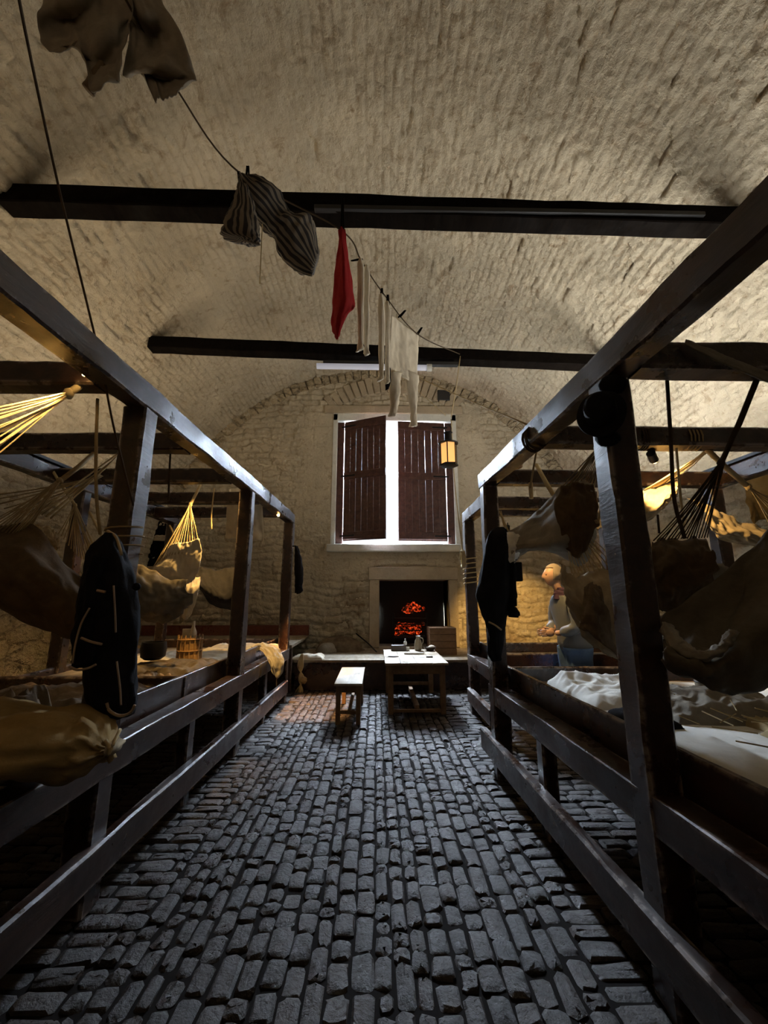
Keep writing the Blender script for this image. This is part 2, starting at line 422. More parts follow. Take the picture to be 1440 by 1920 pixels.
# floor
def floor():
    vs, fs = [], []
    def brick(cx, cy, lx, ly):
        h = rng.normal(0, .005); tx, ty = rng.normal(0, .02, 2)
        n = len(vs); ch = .014
        def ring(ix, z, c):
            a, b = lx / 2 - ix, ly / 2 - ix
            pts = [(-a + c, -b), (a - c, -b), (a, -b + c), (a, b - c), (a - c, b), (-a + c, b), (-a, b - c), (-a, -b + c)]
            for x, y in pts:
                j = rng.normal(0, .0042, 3)
                vs.append((cx + x + j[0], cy + y + j[1], z + h + x * tx + y * ty + j[2] * .5))
        ring(0, -.03, ch); ring(.001, -.011, ch); ring(.011, -.001, ch * 1.1); ring(.03, .0015, ch)
        vs.append((cx, cy, .002 + h))
        for r in range(3):
            for k in range(8):
                fs.append((n + r * 8 + k, n + r * 8 + (k + 1) % 8, n + r * 8 + 8 + (k + 1) % 8, n + r * 8 + 8 + k))
        for k in range(8): fs.append((n + 24 + k, n + 24 + (k + 1) % 8, n + 32))
    x = -1.15
    while x < .92:
        wd = rng.uniform(.080, .108); y = YB + rng.uniform(0, .2)
        while y < 8.0:
            L = rng.choice([.09, .12, .15, .18, .22], p=[.2, .25, .25, .2, .1]) * rng.uniform(.88, 1.1)
            brick(x + wd / 2 + rng.normal(0, .003), y + L / 2, wd - .010, L - .012); y += L
        x += wd
    xr = x
    for lo, hi in ((-5.05, -1.15), (xr, 5.05)):
        y = YB
        while y < 8.0:
            wd = rng.uniform(.092, .112); x = lo; first = True
            while x < hi - .01:
                L = rng.uniform(.19, .24) * (.5 if first and rng.random() < .5 else 1); first = False
                L = min(L, hi - x)
                if L > .05: brick(x + L / 2, y + wd / 2, L - .01, wd - .012)
                x += L
            y += wd
    return vs, fs
f = struct(mesh('floor', floor(), M['brick']))
struct(mesh('floor', box(-5.2, 5.2, YB - .2, YE + .2, -.25, -.013), M['dirt'], smooth=False)).name = 'floor_bed'

# ceiling vault as a thick shell
def vault():
    """inner face in real relief: irregular whitewashed brick courses running along the room"""
    ga, gy = .0185, .023
    N = int(math.pi * R0 / ga); K = int((YE + .35 - YB) / gy)
    aa = np.linspace(0, math.pi, N + 1); yy = np.linspace(YB - .1, YE + .25, K + 1)
    A, Yg = np.meshgrid(aa, yy, indexing='ij')
    def nz(f, seed, fy=None):
        """value noise on a lattice, smooth"""
        r = np.random.default_rng(seed); fy = fy or f
        u = A * R0 * f; v = (Yg + 5) * fy
        L = r.random((int(u.max()) + 3, int(v.max()) + 3)) * 2 - 1
        i, j = u.astype(int), v.astype(int); fu, fv = u - i, v - j
        fu = fu * fu * (3 - 2 * fu); fv = fv * fv * (3 - 2 * fv)
        return (L[i, j] * (1 - fu) * (1 - fv) + L[i + 1, j] * fu * (1 - fv) + L[i, j + 1] * (1 - fu) * fv + L[i + 1, j + 1] * fu * fv)
    wu = A * R0 + .022 * nz(3, 1) + .016 * nz(8, 2); wv = Yg + .03 * nz(4, 3) + .03 * nz(9, 4)
    rh, bl = .105, .25
    row = np.floor(wu / rh).astype(int); fr = wu / rh - row
    off = (row % 2) * .5 + np.random.default_rng(5).random(400)[row % 400] * .35
    cc_ = wv / bl + off + 50; colm = np.floor(cc_).astype(int); fc = cc_ - colm
    du = np.minimum(fr, 1 - fr) * rh; dv = np.minimum(fc, 1 - fc) * bl
    dd = np.minimum(du, dv)
    joint = np.clip(1 - dd / .020, 0, 1) * np.clip(.62 + .6 * nz(1.6, 6), 0, 1)
    H_ = np.random.default_rng(7).random((400, 200)); hb = H_[row % 400, colm % 200]
    tl = np.random.default_rng(8).random((400, 200))[row % 400, colm % 200] - .5
    h = (hb - .5) * .020 + tl * (fr - .5) * .022 - joint * .022 + .014 * nz(9, 9) + .011 * nz(18, 10) + .007 * nz(34, 12) + .03 * nz(.7, 11)
    h -= np.where(hb < .035, .03, 0)
    rr = R0 - h
    vs = np.stack([-rr * np.cos(A), Yg, ZC + rr * np.sin(A)], -1).reshape(-1, 3)
    uv = np.stack([Yg, A * R0], -1).reshape(-1, 2)
    I, J = np.meshgrid(np.arange(N), np.arange(K), indexing='ij'); q = (I * (K + 1) + J).ravel()
    fs = np.stack([q, q + K + 1, q + K + 2, q + 1], -1)
    # outer shell, coarse
    n0 = len(vs); M2 = 48; ov = []
    for i in range(M2 + 1):
        a = math.pi * i / M2
        for y in (YB - .2, YE + .4): ov.append((-(R0 + .3) * math.cos(a), y, ZC + (R0 + .3) * math.sin(a)))
    of = [(n0 + 2 * i, n0 + 2 * i + 1, n0 + 2 * i + 3, n0 + 2 * i + 2) for i in range(M2)]
    return np.vstack([vs, ov]), fs.tolist() + of, np.vstack([uv, np.zeros((len(ov), 2))]), np.concatenate([joint.ravel(), np.zeros(len(ov))])
v_, f_, uv_, jt_ = vault()
co = struct(mesh('ceiling', (v_.tolist(), f_), M['vault'], uv=uv_, sharp=0))
ja = co.data.attributes.new('joint', 'FLOAT', 'POINT'); ja.data.foreach_set('value', jt_.astype(np.float32))
struct(mesh('wall_left', box(-5.4, -5.09, YB - .2, YE + .2, 0, ZC + .03), M['rubble'], smooth=False))
struct(mesh('wall_right', box(5.09, 5.4, YB - .2, YE + .2, 0, ZC + .03), M['rubble'], smooth=False))
struct(mesh('wall_rear', join(box(-5.3, 5.3, YB - .3, YB, 0, 7.3)), M['rubble'], smooth=False))
# end wall with window and fireplace openings
WX0, WX1, WZ0, WZ1 = -1.02, 1.90, 2.74, 5.93
FX0, FX1, FZ0, FZ1 = .07, 1.62, .50, 1.95
WT = .75
AX0, AX1 = -1.95, 2.75     # dressed-stone zone
def wallslab(x0, x1, z0, z1): return box(x0, x1, YE, YE + WT, z0, z1)
def end_wall():
    g = .022; xs = np.arange(-5.25, 5.26, g); zs = np.arange(-.02, 7.3, g)
    Xg, Zg = np.meshgrid(xs, zs, indexing='ij')
    def nz(f, seed, fz=None):
        r = np.random.default_rng(seed + 50); u = (Xg + 6) * f; v = (Zg + 1) * (fz or f)
        L = r.random((int(u.max()) + 3, int(v.max()) + 3)) * 2 - 1
        i, j = u.astype(int), v.astype(int); fu, fv = u - i, v - j; fu = fu * fu * (3 - 2 * fu); fv = fv * fv * (3 - 2 * fv)
        return (L[i, j] * (1 - fu) * (1 - fv) + L[i + 1, j] * fu * (1 - fv) + L[i, j + 1] * (1 - fu) * fv + L[i + 1, j + 1] * fu * fv)
    ash = (np.abs(Xg - .45) < 2.15 + .25 * nz(.9, 1)) & (Zg < 6.15) & (Zg > 2.2 + .3 * nz(.8, 2))
    def course(wx, wz, rh, bl, seed, jw):
        row = np.floor(wz / rh).astype(int); fr = wz / rh - row
        off = np.random.default_rng(seed).random(200)[row % 200]
        ln = bl * (1 + .35 * np.random.default_rng(seed + 1).random(200)[row % 200])
        c = wx / ln + off + 60; col = np.floor(c).astype(int); fc = c - col
        dd = np.minimum(np.minimum(fr, 1 - fr) * rh, np.minimum(fc, 1 - fc) * ln)
        Hs = np.random.default_rng(seed + 2).random((200, 200))[row % 200, col % 200]
        T = np.random.default_rng(seed + 3).random((200, 200))[row % 200, col % 200] - .5
        return np.clip(1 - dd / jw, 0, 1), Hs, T * (fr - .5)
    ja, ha, ta = course(Xg + .02 * nz(4, 3), Zg + .02 * nz(3, 4), .40, .75, 3, .022)
    jr, hr, tr = course(Xg + .10 * nz(2.2, 5) + .03 * nz(7, 6), Zg + .07 * nz(1.6, 7) + .03 * nz(6, 8), .15, .30, 9, .034)
    joint = np.where(ash, ja * np.clip(.5 + .7 * nz(1.3, 9), 0, 1), jr * np.clip(.6 + .6 * nz(1.5, 10), 0, 1))
    h = np.where(ash, (ha - .5) * .012 - ja * .016 + .006 * nz(14, 11), (hr - .5) * .05 + tr * .03 - jr * .035 + .018 * nz(8, 12) + .012 * nz(20, 13)) + .007 * nz(30, 14)
    low = np.clip((2.6 - Zg) / 1.2, 0, 1) * (np.clip(nz(3, 15) + .6 * nz(8, 16), 0, 1) > .22)
    h -= low * .012
    n1_ = joint + low * .8
    Y_ = YE - h
    def solid(x, z):
        if WX0 < x < WX1 and WZ0 - .1 < z < WZ1: return False
        if FX0 < x < FX1 and FZ0 - .1 < z < FZ1: return False
        return True
    vs = np.stack([Xg, Y_, Zg], -1).reshape(-1, 3); nzc = len(zs); fs = []
    xc = xs[:-1] + g / 2; zc = zs[:-1] + g / 2
    for i, x in enumerate(xc):
        for j, z in enumerate(zc):
            if solid(x, z):
                q = i * nzc + j; fs.append((q, q + nzc, q + nzc + 1, q + 1))
    uv = np.stack([Xg + 9, Zg], -1).reshape(-1, 2)
    # backing masonry behind the face
    parts = [box(a, b, YE + .04, YE + WT, c, d) for a, b, c, d in ((-5.3, WX0, 0, 7.3), (WX1, 5.3, 0, 7.3), (WX0, WX1, WZ1, 7.3), (WX0, WX1, FZ1 + .02, WZ0), (WX0, FX0, 0, FZ1 + .02), (FX1, WX1, 0, FZ1 + .02), (FX0, FX1, 0, FZ0))]
    bv, bf = join(*parts); n0 = len(vs)
    return np.vstack([vs, [tuple(v) for v in bv]]), fs + [tuple(i + n0 for i in f) for f in bf], np.vstack([uv, np.zeros((len(bv), 2))]), np.concatenate([n1_.ravel(), np.zeros(len(bv))])
v_, f_, uv_, jt_ = end_wall()
we = struct(mesh('wall_end', (v_.tolist(), f_), M['vault'], uv=uv_, sharp=0))
ja = we.data.attributes.new('joint', 'FLOAT', 'POINT'); ja.data.foreach_set('value', jt_.astype(np.float32))
# fireplace surround, back and lintel
fp = struct(mesh('trim_1', join(box(FX0 - .22, FX0, YE - .05, YE + WT, FZ0, FZ1), box(FX1, FX1 + .2, YE - .05, YE + WT, FZ0, FZ1), box(FX0 - .24, FX1 + .22, YE - .06, YE + WT, FZ1, FZ1 + .28)), M['stone'], bevel=.015))
struct(mesh('trim_2', join(box(FX0 - .6, FX1 + .6, YE + WT - .02, YE + WT + .15, 0, FZ1 + .6)), plain('sooty_stone', (.02, .018, .016), .9)))
# voussoir ring: individual arch stones on the end wall, read as one trim
def ring_arch(cx, cz, r0, r1, a0, a1, n, y0, y1):
    parts = []
    for i in range(n):
        b0 = a0 + (a1 - a0) * (i + .06) / n; b1 = a0 + (a1 - a0) * (i + .94) / n
        q = []; yy = y0 + random.uniform(-.012, .012); ro = r1 + random.uniform(-.04, .02)
        for y in (yy, y1):
            for (r, b) in ((r0, b0), (r0, b1), (ro, b1), (ro, b0)): q.append(V(cx - r * math.cos(b), y, cz + r * math.sin(b)))
        parts.append((q, [(0, 1, 2, 3), (7, 6, 5, 4), (0, 4, 5, 1), (1, 5, 6, 2), (2, 6, 7, 3), (3, 7, 4, 0)]))
    return join(*parts)
struct(mesh('trim_3', ring_arch(.42, 4.1, 2.42, 2.86, math.radians(52), math.radians(128), 20, YE - .03, YE + .1), M['stone'], bevel=.02))
struct(mesh('trim_4', ring_arch(0, ZC, R0 - .24, R0 + .05, math.radians(20), math.radians(160), 62, YE - .035, YE + .1), M['rubble'], bevel=.02))
# window reveal, sill, sashes outside
wd1 = struct(mesh('window_1', join(box(WX0 - .03, WX0 + .08, YE - .02, YE + WT, WZ0, WZ1), box(WX1 - .08, WX1 + .03, YE - .02, YE + WT, WZ0, WZ1),
    box(WX0 - .03, WX1 + .03, YE - .02, YE + WT, WZ1 - .17, WZ1 + .02)), M['reveal'], bevel=.01))
sill = mesh('window_sill', join(box(WX0 - .1, WX1 + .1, YE - .14, YE + WT, WZ0 - .17, WZ0)), M['reveal'], wd1, bevel=.02)
lint = mesh('window_lintel', box(WX0 - .25, WX1 + .2, YE - .05, YE + .2, WZ1 + .01, WZ1 + .22), M['stone'], wd1, bevel=.02)
parts = [box(WX0 + .08, WX1 - .08, YE + .62, YE + .66, z, z + .035) for z in (3.2, 3.7, 4.2, 4.7, 5.2, 5.5)] + [box(.55 + q, .58 + q, YE + .62, YE + .66, WZ0, WZ1 - .1) for q in (-1.1, -.55, .0, .55, 1.1)]
mesh('window_sash', join(*parts), plain('white_sash', (.8, .8, .8), .5), wd1, smooth=False)
tg = NT('clear_glass'); tg.set(Base_Color=(1, 1, 1), Roughness=0.0, Transmission_Weight=1.0, IOR=1.01)
# inner dark casing the shutters hang on
mesh('window_frame', join(box(WX0 + .08, WX0 + .24, YE + .03, YE + .10, WZ0 + .02, WZ1 - .2), box(WX1 - .24, WX1 - .08, YE + .03, YE + .10, WZ0 + .02, WZ1 - .2)), M['shutter'], wd1, bevel=.008)
def shutter(name, label, hx, w_, z0, z1, ang, side):
    """hinge at x=hx; opens into the room by ang; side=+1 extends to +x"""
    root = thing(name, label, 'shutter', (hx, YE + .02, z0), 'window shutters')
    d = V(side * math.cos(ang), -math.sin(ang), 0); nn = V(d.y, -d.x, 0) * (1 if side > 0 else -1)
    if nn.y > 0: nn = -nn
    o = V(hx, YE + .02, z0); hh = z1 - z0
    def slab(u0, u1, v0, v1, t0, t1):
        q = [o + d * u + V(0, 0, v) + nn * t_ for v in (v0, v1) for t_ in (t0, t1) for u in (u0, u1)]
        fcs = [(0, 2, 3, 1), (4, 5, 7, 6), (0, 1, 5, 4), (2, 6, 7, 3), (0, 4, 6, 2), (1, 3, 7, 5)]
        if side * 1 < 0: fcs = [tuple(reversed(f)) for f in fcs]
        return q, fcs
    n = 7; bw = w_ / n
    slits = []
    for i in range(n):
        gap = .0005 if i not in (1, 2, 3, 5) else .0035
        slits.append(slab(i * bw + gap / 2, (i + 1) * bw - gap / 2, .02, hh - .02, 0, .025))
    mesh('boards', join(*slits), M['shutter'], root, smooth=False)
    for v in (.05, hh * .50, hh - .23):
        bt_ = mesh('batten', slab(.0, w_, v, v + .17, .022, .05), M['shutter'], root, bevel=.006)
        mesh('hinge', join(slab(-.07, .3, v + .065, v + .10, .05, .06)), M['iron'], bt_, smooth=False)
    return root
shutter('shutter', 'left dark plank window shutter swung inward at its free edge', WX0 + .27, 1.06, WZ0 + .06, WZ1 - .2, math.radians(24), 1)
shutter('shutter', 'right dark plank window shutter, slits of daylight between its boards', WX1 - .27, 1.13, WZ0 + .06, WZ1 - .2, math.radians(5), -1)
# vent block high on the wall
mesh('wall_vent', box(*[P(820, 748, Y=YE).x, P(843, 748, Y=YE).x], YE - .05, YE + .05, P(820, 752, Y=YE).z, P(820, 733, Y=YE).z), M['steel_grey'], bevel=.01)
tag(bpy.data.objects['wall_vent'], 'small grey square vent in the end wall above the window', 'vent')

nx0, nx1, nz1, nz0 = P(288, 960, Y=YE).x, P(318, 960, Y=YE).x, P(300, 962, Y=YE).z, P(300, 1062, Y=YE).z
struct(mesh('window_2', join(box(nx0 - .08, nx1 + .08, YE - .03, YE + .02, nz0 - .08, nz0), box(nx0 - .08, nx1 + .08, YE - .03, YE + .02, nz1, nz1 + .08), box(nx0 - .08, nx0, YE - .03, YE + .02, nz0, nz1), box(nx1, nx1 + .08, YE - .03, YE + .02, nz0, nz1)), M['stone'], bevel=.01))
mesh('niche_dark_panel', box(nx0, nx1, YE - .008, YE + .01, nz0, nz1), M['tie'], bpy.data.objects['window_2'], smooth=False)  # black panel standing in for the unlit depth of the niche
# cross platform under the window
pf = thing('stone_platform', 'low dark platform running along the end wall under the window', 'platform', (0, 8.3, 0))
mesh('platform_front', box(-1.42, 5.0, 7.5, 7.6, 0, .46), M['beam'], pf, bevel=.01)
mesh('platform_deck', join(*[box(-1.42, 5.0, 7.46 + i * .33, 7.46 + (i + 1) * .33 - .006, .46, .5) for i in range(5)]), M['plank'], pf, bevel=.004)
p2 = thing('wall_shelf_platform', 'long sleeping platform against the end wall behind the left frame', 'platform', (-3.2, 8.3, 0))
mesh('platform_deck', join(*[box(-5.0, -1.44, 7.3 + i * .30, 7.3 + (i + 1) * .30 - .006, .72, .77) for i in range(6)]), M['plank'], p2, bevel=.004)
mesh('platform_front', box(-5.0, -1.44, 7.34, 7.4, 0, .72), M['beam'], p2, bevel=.01)
mesh('back_board', box(-5.0, -1.44, 9.06, 9.12, .77, .98), wood('red_brown_board', (.12, .03, .02), (.2, .06, .035)), p2, bevel=.006)

# ------------------------------------------------------------------ ceiling tie beams
def tie(label, a, b, wd, ht, seed):
    o = mesh('tie_beam', timber(a, b, wd, ht, .008, .01, .3, seed), M['tie']); return tag(o, label, 'beam')
b1 = P(-12, 375, Y=3.45); b1b = P(1390, 415, Y=3.45)
B1 = tie('nearer black tie beam spanning the vault above the clothesline', (-R0 * .735, 3.45, b1.z), (R0 * .755, 3.45, b1b.z - .03), .2, .22, 1)
b2a = P(284, 646, Y=5.9); b2b = P(1110, 680, Y=5.9)
B2 = tie('farther black tie beam crossing the vault just before the window', (b2a.x, 5.9, b2a.z), (3.9, 5.9, b2b.z - .02), .2, .2, 2)
o = mesh('conduit', box(P(588, 420, Y=3.34).x, 3.3, 3.32, 3.38, b1.z - .17, b1.z - .125), M['steel_grey'], bevel=.006)
tag(o, 'thin grey cable tray fixed under the nearer tie beam', 'conduit')
fx0, fx1 = P(594, 685, Y=5.8).x, P(800, 692, Y=5.8).x; fz = P(650, 687, Y=5.8).z
fl = thing('tube_light', 'white tube light fitting under the farther tie beam, partly behind the linens', 'light', ((fx0 + fx1) / 2, 5.8, fz))
mesh('diffuser', bag([(V(fx0, 5.8, fz - .045), V(fx0, 5.8, fz + .045), .09), (V(fx1, 5.8, fz - .055), V(fx1, 5.8, fz + .035), .09)], 16, 8, 0), emit('tube_diffuser', (.75, .8, 1), .22, (.6, .6, .65)), fl)
mesh('end_cap', bag([(V(fx1, 5.8, fz - .065), V(fx1, 5.8, fz + .05), .12), (V(fx1 + .08, 5.8, fz - .065), V(fx1 + .08, 5.8, fz + .05), .12)], 16, 4, 0), plain('cap', (.6, .6, .55), .5), fl)
mesh('mount', box(fx0 + .1, fx1 + .5, 5.78, 5.86, fz + .04, fz + .09), M['steel_grey'], fl)

# ------------------------------------------------------------------ timber berth frames
def berth(label, sgn, xin, xout, y0, y1, ztop, posts, legs, crosses, deckz=.80, lowrail=True, dividers=(), low=None, group='timber berth frames', board_from=-9):
    X = lambda y: xin(y) * sgn
    root = thing('berth_frame', label, 'frame', (sgn * (abs(xin(y0)) + xout) / 2, (y0 + y1) / 2, 0), group)
    pw = .15
    # top rails
    mesh('top_rail', timber((X(y0) + sgn * .07, y0, ztop - .08), (X(y1) + sgn * .07, y1, ztop - .08), .14, .17, .008), M['beam'], root)
    mesh('top_rail', timber((sgn * xout, y0, ztop - .1), (sgn * xout, y1, ztop - .1), .14, .16, .008), M['beam'], root)
    for y in posts:
        mesh('post', timber((X(y) + sgn * .075, y, 0), (X(y) + sgn * .075, y, ztop - .165), pw, .15, .007), M['beam'], root)
        mesh('post', timber((sgn * xout, y, 0), (sgn * xout, y, ztop - .18), .13, .13, .006), M['beam'], root)
    for y in crosses:
        mesh('cross_beam', timber((X(y) + sgn * .13, y, ztop - .10), (sgn * (xout - .05), y, ztop - .11), .13, .15, .006), M['beam'], root)
    # ledge, riser, fascia
    def along(o0, o1, z0, z1, rough=.004):
        c = (o0 + o1) / 2
        return timber((X(y0) + sgn * c, y0, (z0 + z1) / 2), (X(y1) + sgn * c, y1, (z0 + z1) / 2), o1 - o0, z1 - z0, rough, .006)
    mesh('ledge', along(.0, .14, .62, .78, .005), M['beam'], root)
    sy = max(y0, board_from)
    mesh('side_board', timber((X(sy) + sgn * .19, sy, .82), (X(y1) + sgn * .19, y1, .82), .035, .24, .003, .005), M['beam'], root)
    if lowrail:
        l0, l1 = low if low else (y0, y1)
        mesh('foot_rail', timber((X(l0) + sgn * .0, l0, .235), (X(l1) + sgn * .0, l1, .235), .07, .19, .005), M['beam'], root)
    for y in legs:
        mesh('leg', timber((X(y) + sgn * .085, y, 0), (X(y) + sgn * .085, y, .63), .10, .12, .004), M['beam'], root)
    k = int((xout - abs(X(y0)) - .22) / .24); bs = []
    for i in range(k):
        q = []
        dz = random.uniform(-.002, .002)
        for z in (deckz - .035, deckz + dz):
            for y in (y0 + .03, y1 - .03):
                xa = abs(X(y)) + .215; st_ = (xout - .03 - xa) / k
                for xx in sorted((sgn * (xa + i * st_), sgn * (xa + (i + 1) * st_ - .005))): q.append(V(xx, y, z))
        bs.append((q, [(0, 2, 3, 1), (4, 5, 7, 6), (0, 1, 5, 4), (2, 6, 7, 3), (0, 4, 6, 2), (1, 3, 7, 5)]))
    mesh('deck', join(*bs), M['plank'], root, bevel=.003)
    mesh('back_rail', timber((sgn * (xout - .02), y0, .75), (sgn * (xout - .02), y1, .75), .06, .22), M['beam'], root)
    for y in (y0 + .02, y1 - .02) + tuple(dividers):
        mesh('end_board', timber((X(y) + sgn * .16, y, .80), (sgn * (xout - .05), y, .80), .05, .26, .004), M['beam'], root)
    return root
XL = lambda y: 1.475 - (y - 2.4) * .022 if y > 2.4 else 1.475 + (2.4 - y) * .02
XR = lambda y: 1.155 - (y - 1.9) * .035
XR2 = lambda y: 1.33
berth('long timber berth frame filling the left side of the aisle', -1, XL, 3.4, -1.4, 6.8, 2.95, [-1.3, 2.5, 4.62, 6.72], [-.2, .9, 3.6, 5.7], [-.3, .8, 2.2, 3.25, 4.2, 5.2, 6.1], dividers=(2.3, 3.7), low=(-1.4, 6.65), board_from=2.3)
berth('nearer timber berth frame on the right of the aisle with the black hat', 1, XR, 3.5, -1.4, 4.12, 2.86, [-1.3, 1.95, 4.03], [-.3, .8, 3.1], [-.3, .8, 1.82, 2.83, 3.9], dividers=(), low=(-1.4, 4.33))
berth('farther timber berth frame on the right beside the fireplace', 1, XR2, 3.5, 5.0, 6.15, 2.86, [6.08], [5.1], [5.02, 5.5], low=(4.95, 6.1))

# ------------------------------------------------------------------ spot fixtures (museum lamps) with their own light
def fixture(label, pos, target, power, size=70, col=WARM, s=14):
    pos, target = Vector(pos), Vector(target); d = (target - pos).normalized()
    root = thing('spot_lamp', label, 'lamp', pos, 'small spot lamps on the timber frames')
    mesh('housing', tube([pos - d * .10, pos - d * .07, pos - d * .012], .032, 14), M['iron'], root)
    mesh('lens', tube([pos - d * .013, pos - d * .004], .026, 14), emit('lamp_glow', col, s), root)
    mesh('bulb', lump(pos + d * .002, .017, .017, .017, 0, 1, 0, 8, 10), emit('bulb_glow', col, s * 4), root, sharp=0)
    mesh('bracket', tube([pos - d * .07, pos - d * .07 + V(0, 0, .08)], .008, 6), M['iron'], root)
    spot('spot_light', pos + d * .01, target, power, col, size)
fixture('glaring small lamp under the left frame near its first post', P(160, 700, Y=2.08), (-2.7, 1.1, 1.9), 420, 80)
fixture('small lamp at the left frame beam lighting the fanned hammock strings', P(440, 893, Y=4.55), (-2.35, 4.9, 1.15), 260, 96, (1, .58, .17))
fixture('low lamp at the outer left post washing the side wall', (-3.55, 3.9, 1.9), (-5.1, 4.0, 1.1), 60, 100)
fixture('small white lamp under the far end beam of the left frame', P(522, 966, Y=6.0), (-.92, 6.45, .0), 2400, 34, (1, .50, .16))
fixture('small lamp behind the right frame lighting the end wall', (2.1, 6.35, 2.62), (2.95, 9.2, .75), 620, 52, (1, .6, .18))
fixture('small lamp on the right frame beam beside the wooden pulley block', P(968, 884, Y=4.02), (2.03, 4.5, 1.80), 170, 60)
fixture('small lamp high in the right frame over the yellow lit hammocks', (2.15, 2.95, 2.62), (3.15, 3.9, 2.0), 110, 95)
def vault_fill(label, pos, power, col, sx=.5, sy=.2):  # added strips, hidden on the rails, that brighten the vault
    x, y, z = pos; root = thing('vault_fill', label, 'lamp', pos, 'added light strips on top of the frames')
    mesh('housing', join(box(x - sy / 2 - .02, x + sy / 2 + .02, y - sx / 2, y + sx / 2, z, z + .03)), M['iron'], root)
    a_ = area('vault_fill_glow', (x, y, z + .035), (x * .86, y, z + 3), sx, sy, power, col)
vault_fill('long black strip on the outer right rail, an added fill for the vault', (3.5, 4.8, 2.85), 175, (1.0, .98, .92), 3.4, .12)
vault_fill('long black strip on the outer left rail, an added fill for the vault', (-3.4, 5.0, 2.94), 56, (1.0, .80, .54), 3.4, .12)

# ------------------------------------------------------------------ clothesline and washing
lp = [P(225, -20, Z=4.9), P(330, 165, Z=4.87), P(450, 325, Z=4.84), P(640, 432, Z=4.8), P(678, 490, Z=4.79), P(720, 552, Z=4.79), P(785, 628, Z=4.8), P(862, 664, Y=5.8)]
d0 = (lp[0] - lp[1]); st = lp[0] + d0 * ((lp[0].y + 2.98) / -d0.y)
st.z = 5.3
cl = mesh('clothesline', join(tube([st, lp[0]], .007, 6), tube(lp, .007, 6, k=60)), M['rope_dark'])
tag(cl, 'thin dark line carrying the washing diagonally below the ceiling', 'rope')
def peg(label, a, b):
    o = mesh('clothes_peg', join(tube([a, a.lerp(b, .5), b], .009, 6, taper=(.7, 1.2)), tube([a + V(.012, 0, 0), b + V(.022, 0, 0)], .007, 6)), M['tie'])
    tag(o, label, 'clothes peg', 'wooden clothes pegs on the line')
for lab, a, b in (('dark peg at the near tip of the striped shirt', P(446, 322, Z=4.8), P(450, 350, Z=4.8)),
                  ('dark peg standing above the striped shirt', P(463, 311, Z=4.92), P(462, 338, Z=4.84)),
                  ('long dark peg above the red cloth', P(641, 372, Y=3.0), P(640, 430, Y=3.04)),
                  ('sideways peg at the first pair of stockings', P(658, 489, Y=3.32), P(676, 486, Y=3.34)),
                  ('upright peg at the second pair of stockings', P(715, 541, Y=3.72), P(714, 556, Y=3.7)),
                  ('upright peg between the second stockings and the long underwear', P(726, 553, Y=3.86), P(726, 572, Y=3.84)),
                  ('slanted peg at the near corner of the long underwear', P(759, 582, Y=4.1), P(747, 595, Y=4.08)),
                  ('slanted peg at the far corner of the long underwear', P(790, 614, Y=4.5), P(781, 627, Y=4.5))):
    peg(lab, a, b)
def R_(pts, Y, dy=None):
    return [P(x, y, Y=Y + (dy[i] if dy else 0)) for i, (x, y) in enumerate(pts)]
# red cloth
red = mesh('red_cloth', loft([R_([(636, 428), (640, 427), (646, 430)], 3.05, (0, -.03, 0)), R_([(633, 475), (643, 475), (652, 478)], 3.05, (.03, -.07, .02)),
    R_([(628, 520), (644, 520), (659, 525)], 3.05, (.05, -.08, .05)), R_([(624, 565), (645, 565), (666, 570)], 3.05, (.06, -.06, .08)),
    R_([(621, 600), (637, 600), (657, 583)], 3.05, (.03, -.08, .02)), R_([(623, 622), (633, 637), (637, 612)], 3.05, (.03, -.03, 0))], 40, 24, .018, 5, .004, 3), M['red'], sharp=0)
tag(red, 'red cloth hanging from the clothesline', 'cloth')
# striped shirt
t = NT('striped_cotton'); tc = t.t.nodes.new('ShaderNodeUVMap').outputs[0]
dn = t.noise(tc, 2.5, 2, .5); ad = t.n('ShaderNodeVectorMath', operation='MULTIPLY_ADD'); t.l(dn.outputs['Color'], ad.inputs[0]); ad.inputs[1].default_value = (.12, .12, 0); t.l(tc, ad.inputs[2])
wv = t.t.nodes.new('ShaderNodeTexWave'); wv.inputs['Scale'].default_value = 2.4; t.l(ad.outputs[0], wv.inputs['Vector'])
cc = t.ramp(wv.outputs[0], [(.42, (.028, .026, .028)), (.54, (.21, .18, .14))]).outputs[0]
t.set(Base_Color=cc, Roughness=.9); M['stripe'] = t.m
def uv_grid(nu, nv, su, sv): return [(j / nv * sv, i / nu * su) for i in range(nu) for j in range(nv)]
shirt = thing('striped_shirt', 'black and tan striped shirt twisted over the clothesline', 'shirt', P(510, 400, Y=2.7))
S = [(P(447, 330, Y=2.5), P(462, 338, Y=2.5), .06), (P(455, 372, Y=2.52), P(497, 345, Y=2.5), .20), (P(478, 412, Y=2.58), P(530, 372, Y=2.6), .26), (P(508, 440, Y=2.65), P(548, 405, Y=2.68), .18),
     (P(520, 468, Y=2.7), P(583, 415, Y=2.75), .26), (P(545, 495, Y=2.75), P(594, 440, Y=2.8), .24), (P(585, 515, Y=2.78), P(598, 478, Y=2.8), .08)]
mesh('body', bag(S, 36, 60, .035, 9, 2), M['stripe'], shirt, uv=uv_grid(60, 36, 1.0, 2.6), sharp=0)
S2 = [(P(448, 345, Y=2.45), P(462, 350, Y=2.45), .05), (P(436, 385, Y=2.45), P(480, 390, Y=2.45), .12), (P(424, 415, Y=2.45), P(485, 425, Y=2.45), .14), (P(414, 440, Y=2.45), P(487, 450, Y=2.45), .12), (P(440, 447, Y=2.45), P(484, 458, Y=2.45), .05)]
mesh('sleeve', bag(S2, 28, 40, .03, 7, 5), M['stripe'], shirt, uv=uv_grid(40, 28, .8, 2.2), sharp=0)
